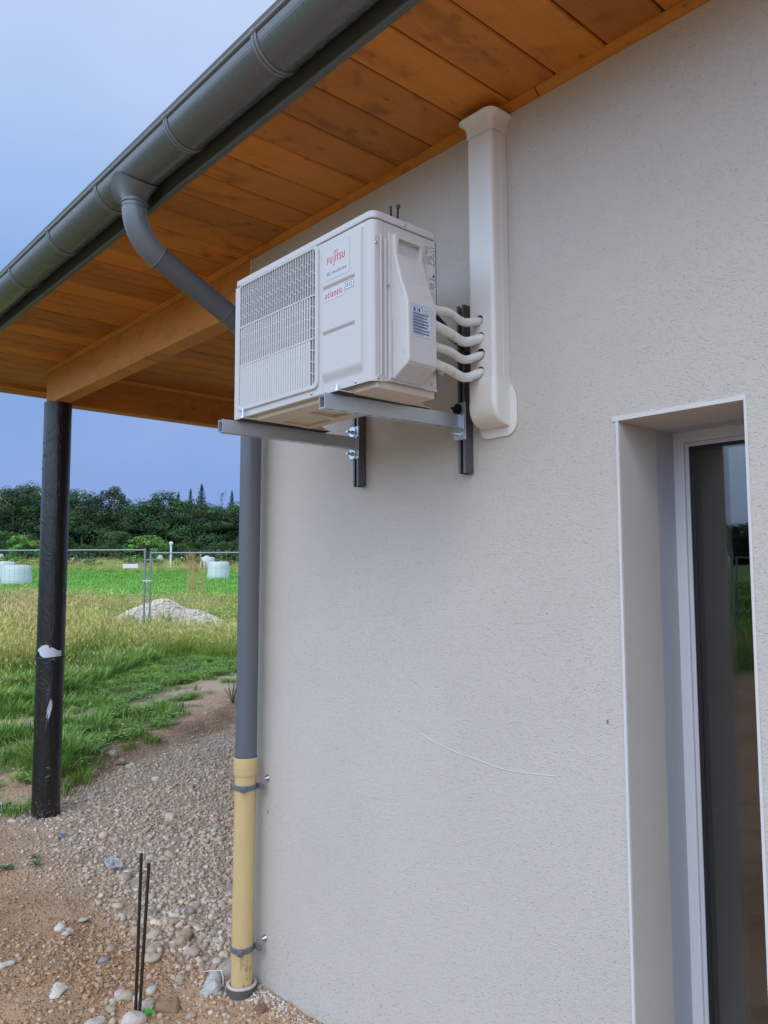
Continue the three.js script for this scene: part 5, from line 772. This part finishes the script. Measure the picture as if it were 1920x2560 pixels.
const kinds = {
  broad: [crown(401, broadBlobs(402, 14, 4.1, .10, 52), 170, .17, dark), trunkGeo(403, 14, .26, 9), bark],
  broad2: [crown(411, broadBlobs(412, 14, 3.5, .16, 46), 170, .16, [dark[1], dark[3], dark[0]]), trunkGeo(413, 14, .24, 9), barkGrey],
  spruce: [spruceCrown(421, 15, 3.3, spruceC), trunkGeo(423, 15, .2, 0, .97), bark],
  pine: [crown(431, (() => { srand(432); return Array.from({ length: 26 }, () => { const a = rr(0, 6.3), r = 2.3 * Math.sqrt(rnd()), y = rr(8.6, 13.4); return [r * Math.cos(a) * (1 - (y - 8.6) / 11), y, r * Math.sin(a) * (1 - (y - 8.6) / 11), rr(.65, 1.1), rr(.85, 1.2)]; }); })(), 150, .14, pineC), trunkGeo(433, 14, .24, 7, .88), std(.30, .19, .12, .95)],
  young: [crown(441, broadBlobs(442, 8, 1.9, .08, 40), 120, .13, [[.055, .12, .03], [.07, .145, .035]]), trunkGeo(443, 8, .12, 5), barkGrey],
  bush: [crown(451, broadBlobs(452, 3.4, 1.9, .06, 62), 64, .105, [bright[0], bright[1], bright[0], dark[3]]), trunkGeo(453, 2.4, .10, 8, .6), bark],
  scrub: [crown(461, broadBlobs(462, 2.0, 1.7, .05, 46), 60, .085, [[.07, .14, .03], [.09, .17, .035], [.05, .10, .03]]), trunkGeo(463, 1.5, .06, 6, .6), bark],
};
function tree(kind, name, label, px, s, sx, sy, rot, group, xz) {
  const [x, z] = xz ?? spot(px, s), t = new THREE.Group(), [cg, tg, bm] = kinds[kind]; t.name = numbered(name); t.position.set(x, groundY(x, z) - .1, z); t.rotation.y = rot; if (/bush|scrub/.test(name)) sx *= 1.35; else if (kind === 'spruce') sy *= .94; else { sx *= 1.15; if (kind !== 'pine') sy *= .92; } t.scale.set(sx, sy, sx); t.userData = { label, category: name.includes('bush') || name.includes('scrub') ? 'bush' : 'tree' }; if (group) t.userData.group = group;
  for (const [n, g, m] of [['crown', cg, crownMat], ['trunk', tg, bm]]) { const q = new THREE.Mesh(g, m); q.name = n; q.castShadow = q.receiveShadow = true; t.add(q); } scene.add(t); return t;
}
const wood_ = 'trees at the edge of the wood';
tree('broad', 'broadleaf_tree', 'dark leafy tree filling the wood edge at the frame side of the post, tallest there', 30, 150, 1.15, 1.16, .3, wood_);
tree('broad2', 'broadleaf_tree', 'leafy tree with a raised crown tip just beside the post on its open sky side', 88, 152, .95, 1.18, 1.3, wood_);
tree('broad', 'broadleaf_tree', 'round dark leafy tree directly past the post, before the dip in the treeline', 205, 150, 1.0, 1.09, 2.2, wood_);
tree('pine', 'pine_tree', 'pine with a flat open crown and bare pale trunks above the dip in the treeline', 283, 154, 1.15, 1.05, .4, wood_);
tree('broad2', 'broadleaf_tree', 'lower leafy tree in the dip between the pine and the tall broad trees', 338, 153, 1.0, .93, 2.9, wood_);
tree('spruce', 'spruce_tree', 'small dark spruce tip in the dip of the treeline', 365, 158, .75, .84, .2, wood_);
tree('broad', 'broadleaf_tree', 'big leafy tree with a square shoulder over the fence joint', 415, 150, 1.12, 1.04, 4.1, wood_);
tree('spruce', 'spruce_tree', 'slim spruce spire first of the three rising over the broad trees', 444, 164, .7, 1.04, 2.5, wood_);
tree('spruce', 'spruce_tree', 'spruce spire in the middle of the three rising over the broad trees', 474, 163, .8, 1.08, 1.9, wood_);
tree('spruce', 'spruce_tree', 'broadest and tallest of the three spruce spires over the wood', 502, 162, 1.15, 1.14, 3.3, wood_);
tree('broad2', 'broadleaf_tree', 'leafy tree with a pale leaning limb below the spruce spires', 475, 149, 1.1, .90, 5.2, wood_);
tree('broad', 'broadleaf_tree', 'leafy tree behind the big bale near the downpipe', 540, 150, 1.1, .82, .9, wood_);
tree('spruce', 'spruce_tree', 'dark spruce close to the downpipe, alone on its stretch of the treeline', 578, 158, .8, 1.02, .7, wood_);
tree('young', 'young_tree', 'lighter young tree standing in front of the wood between pine and fence joint', 292, 138, 1.15, .72, .5);
tree('young', 'young_tree', 'pale green young tree low at the frame edge before the dark wood', 8, 130, 1.1, .68, 1.5);
tree('bush', 'round_bush', 'bright green round bush standing taller than the fence at the panel joint', 371, 88, 1.05, 1.02, .4);
tree('bush', 'round_bush', 'bright green round bush behind the near pair of bales', 60, 73, .80, .93, 1.2);
tree('scrub', 'scrub_bush', 'loose low scrub just past the post, a small bale peeping from it', 205, 74, .80, .80, 2.2);
tree('scrub', 'scrub_bush', 'dark low scrub between the straw stalks and the pale bales', 480, 80, .75, .85, 1.7);
tree('scrub', 'scrub_bush', 'bushy green scrub behind the big bale at the downpipe', 575, 76, 1.25, .95, .6);
tree('scrub', 'scrub_bush', 'green scrub peak between the two bales and the downpipe', 540, 84, 1.0, .98, 3.6);
tree('scrub', 'scrub_bush', 'dry scrub at the foot of the round bush near the fence joint', 362, 80, 1.0, .42, 4.6);
{ // bare tree top among the spruces
  const [x, z] = spot(553, 156), y = groundY(x, z), t = thing('bare_tree', 'thin leafless treetop between the spruces and the downpipe', 'tree', [x, y, z]); srand(471); part('branch', [cyl([x, y, z], [x, y + 13.6, z], .14, .03, 7), ...Array.from({ length: 26 }, () => { const h = rr(9, 13.2), a = rr(0, 6.3), l = rr(.5, 1.3); return tube([[x, y + h, z], [x + Math.cos(a) * l * .5, y + h + l * .5, z + Math.sin(a) * l * .5], [x + Math.cos(a) * l, y + h + l * 1.1, z + Math.sin(a) * l]], .028, 4, 5); })], std(.13, .12, .11, .9), t).userData.label = 'grey bare branches';
}
for (const [i, [x, z, sx, sy, k]] of [[-36, 80, 1.1, 1.0, 'spruce'], [-41, 83, 1.2, .96, 'spruce'], [-52, 86, 1.2, .9, 'pine'], [-31, 84, 1.2, .86, 'spruce'], [-60, 84, 1.3, .95, 'spruce'], [-24, 90, 1.3, .9, 'broad']].entries()) tree(k, k === 'broad' ? 'broadleaf_tree' : k + '_tree', 'tree across the field mirrored in the window glass', 0, 0, sx * .75, sy * .47, i * 1.3, 'trees facing the window', [x, z]);
{ // the wood behind, read as one mass
  const g = merged([crown(481, broadBlobs(482, 14, 4.3, .02, 50), 150, .19, dark), (() => { const q = trunkGeo(483, 14, .24, 4); const c = new Float32Array(q.attributes.position.count * 3).fill(.08); q.setAttribute('color', new THREE.BufferAttribute(c, 3)); return q; })()].map((q) => { const f = flat(q); f.deleteAttribute('uv'); return f; })), L = []; srand(485);
  for (const s of [155, 161, 168, 177, 188]) for (let px = -420; px < 900; px += rr(22, 40)) { const [x, z] = spot(px, s + rr(-3, 3)), q = rr(.6, 1.28), top = lerpTable([[-420, .95], [120, .95], [215, .93], [255, .78], [300, .80], [345, .84], [380, .86], [400, .93], [520, .96], [560, .86], [610, .92], [900, .95]], px)[0]; L.push([x, groundY(x, z) - .2, z, rr(.9, 1.25), top * .98 * rr(.74, 1.02), rr(.9, 1.25), 0, rr(0, 6.3), 0, q * rr(.9, 1.15), q, q * rr(.85, 1.1)]); }
  for (let px = -420; px < 900; px += rr(9, 16)) { const s = rr(140, 150), [x, z] = spot(px, s), q = rr(.7, 1.3); L.push([x, groundY(x, z) - .2, z, rr(.3, .5), rr(.18, .34), rr(.3, .5), 0, rr(0, 6.3), 0, q, q * 1.05, q * .8]); }
  for (let k = 0; k < 46; k++) { const a = rr(1.72, 2.5), r = rr(92, 130), q = rr(.8, 1.15); L.push([2 + r * Math.cos(a), 0, r * Math.sin(a), rr(.8, 1.1), rr(.2, .36), rr(.8, 1.1), 0, rr(0, 6.3), 0, q, q, q]); }
  for (const l of L) l[1] = groundY(l[0], l[2]) - .2;
  instances('woodland', g, crownMat, L);
}
scene.traverse((o) => { delete o.userData.at; });
renderer.render(scene, camera);
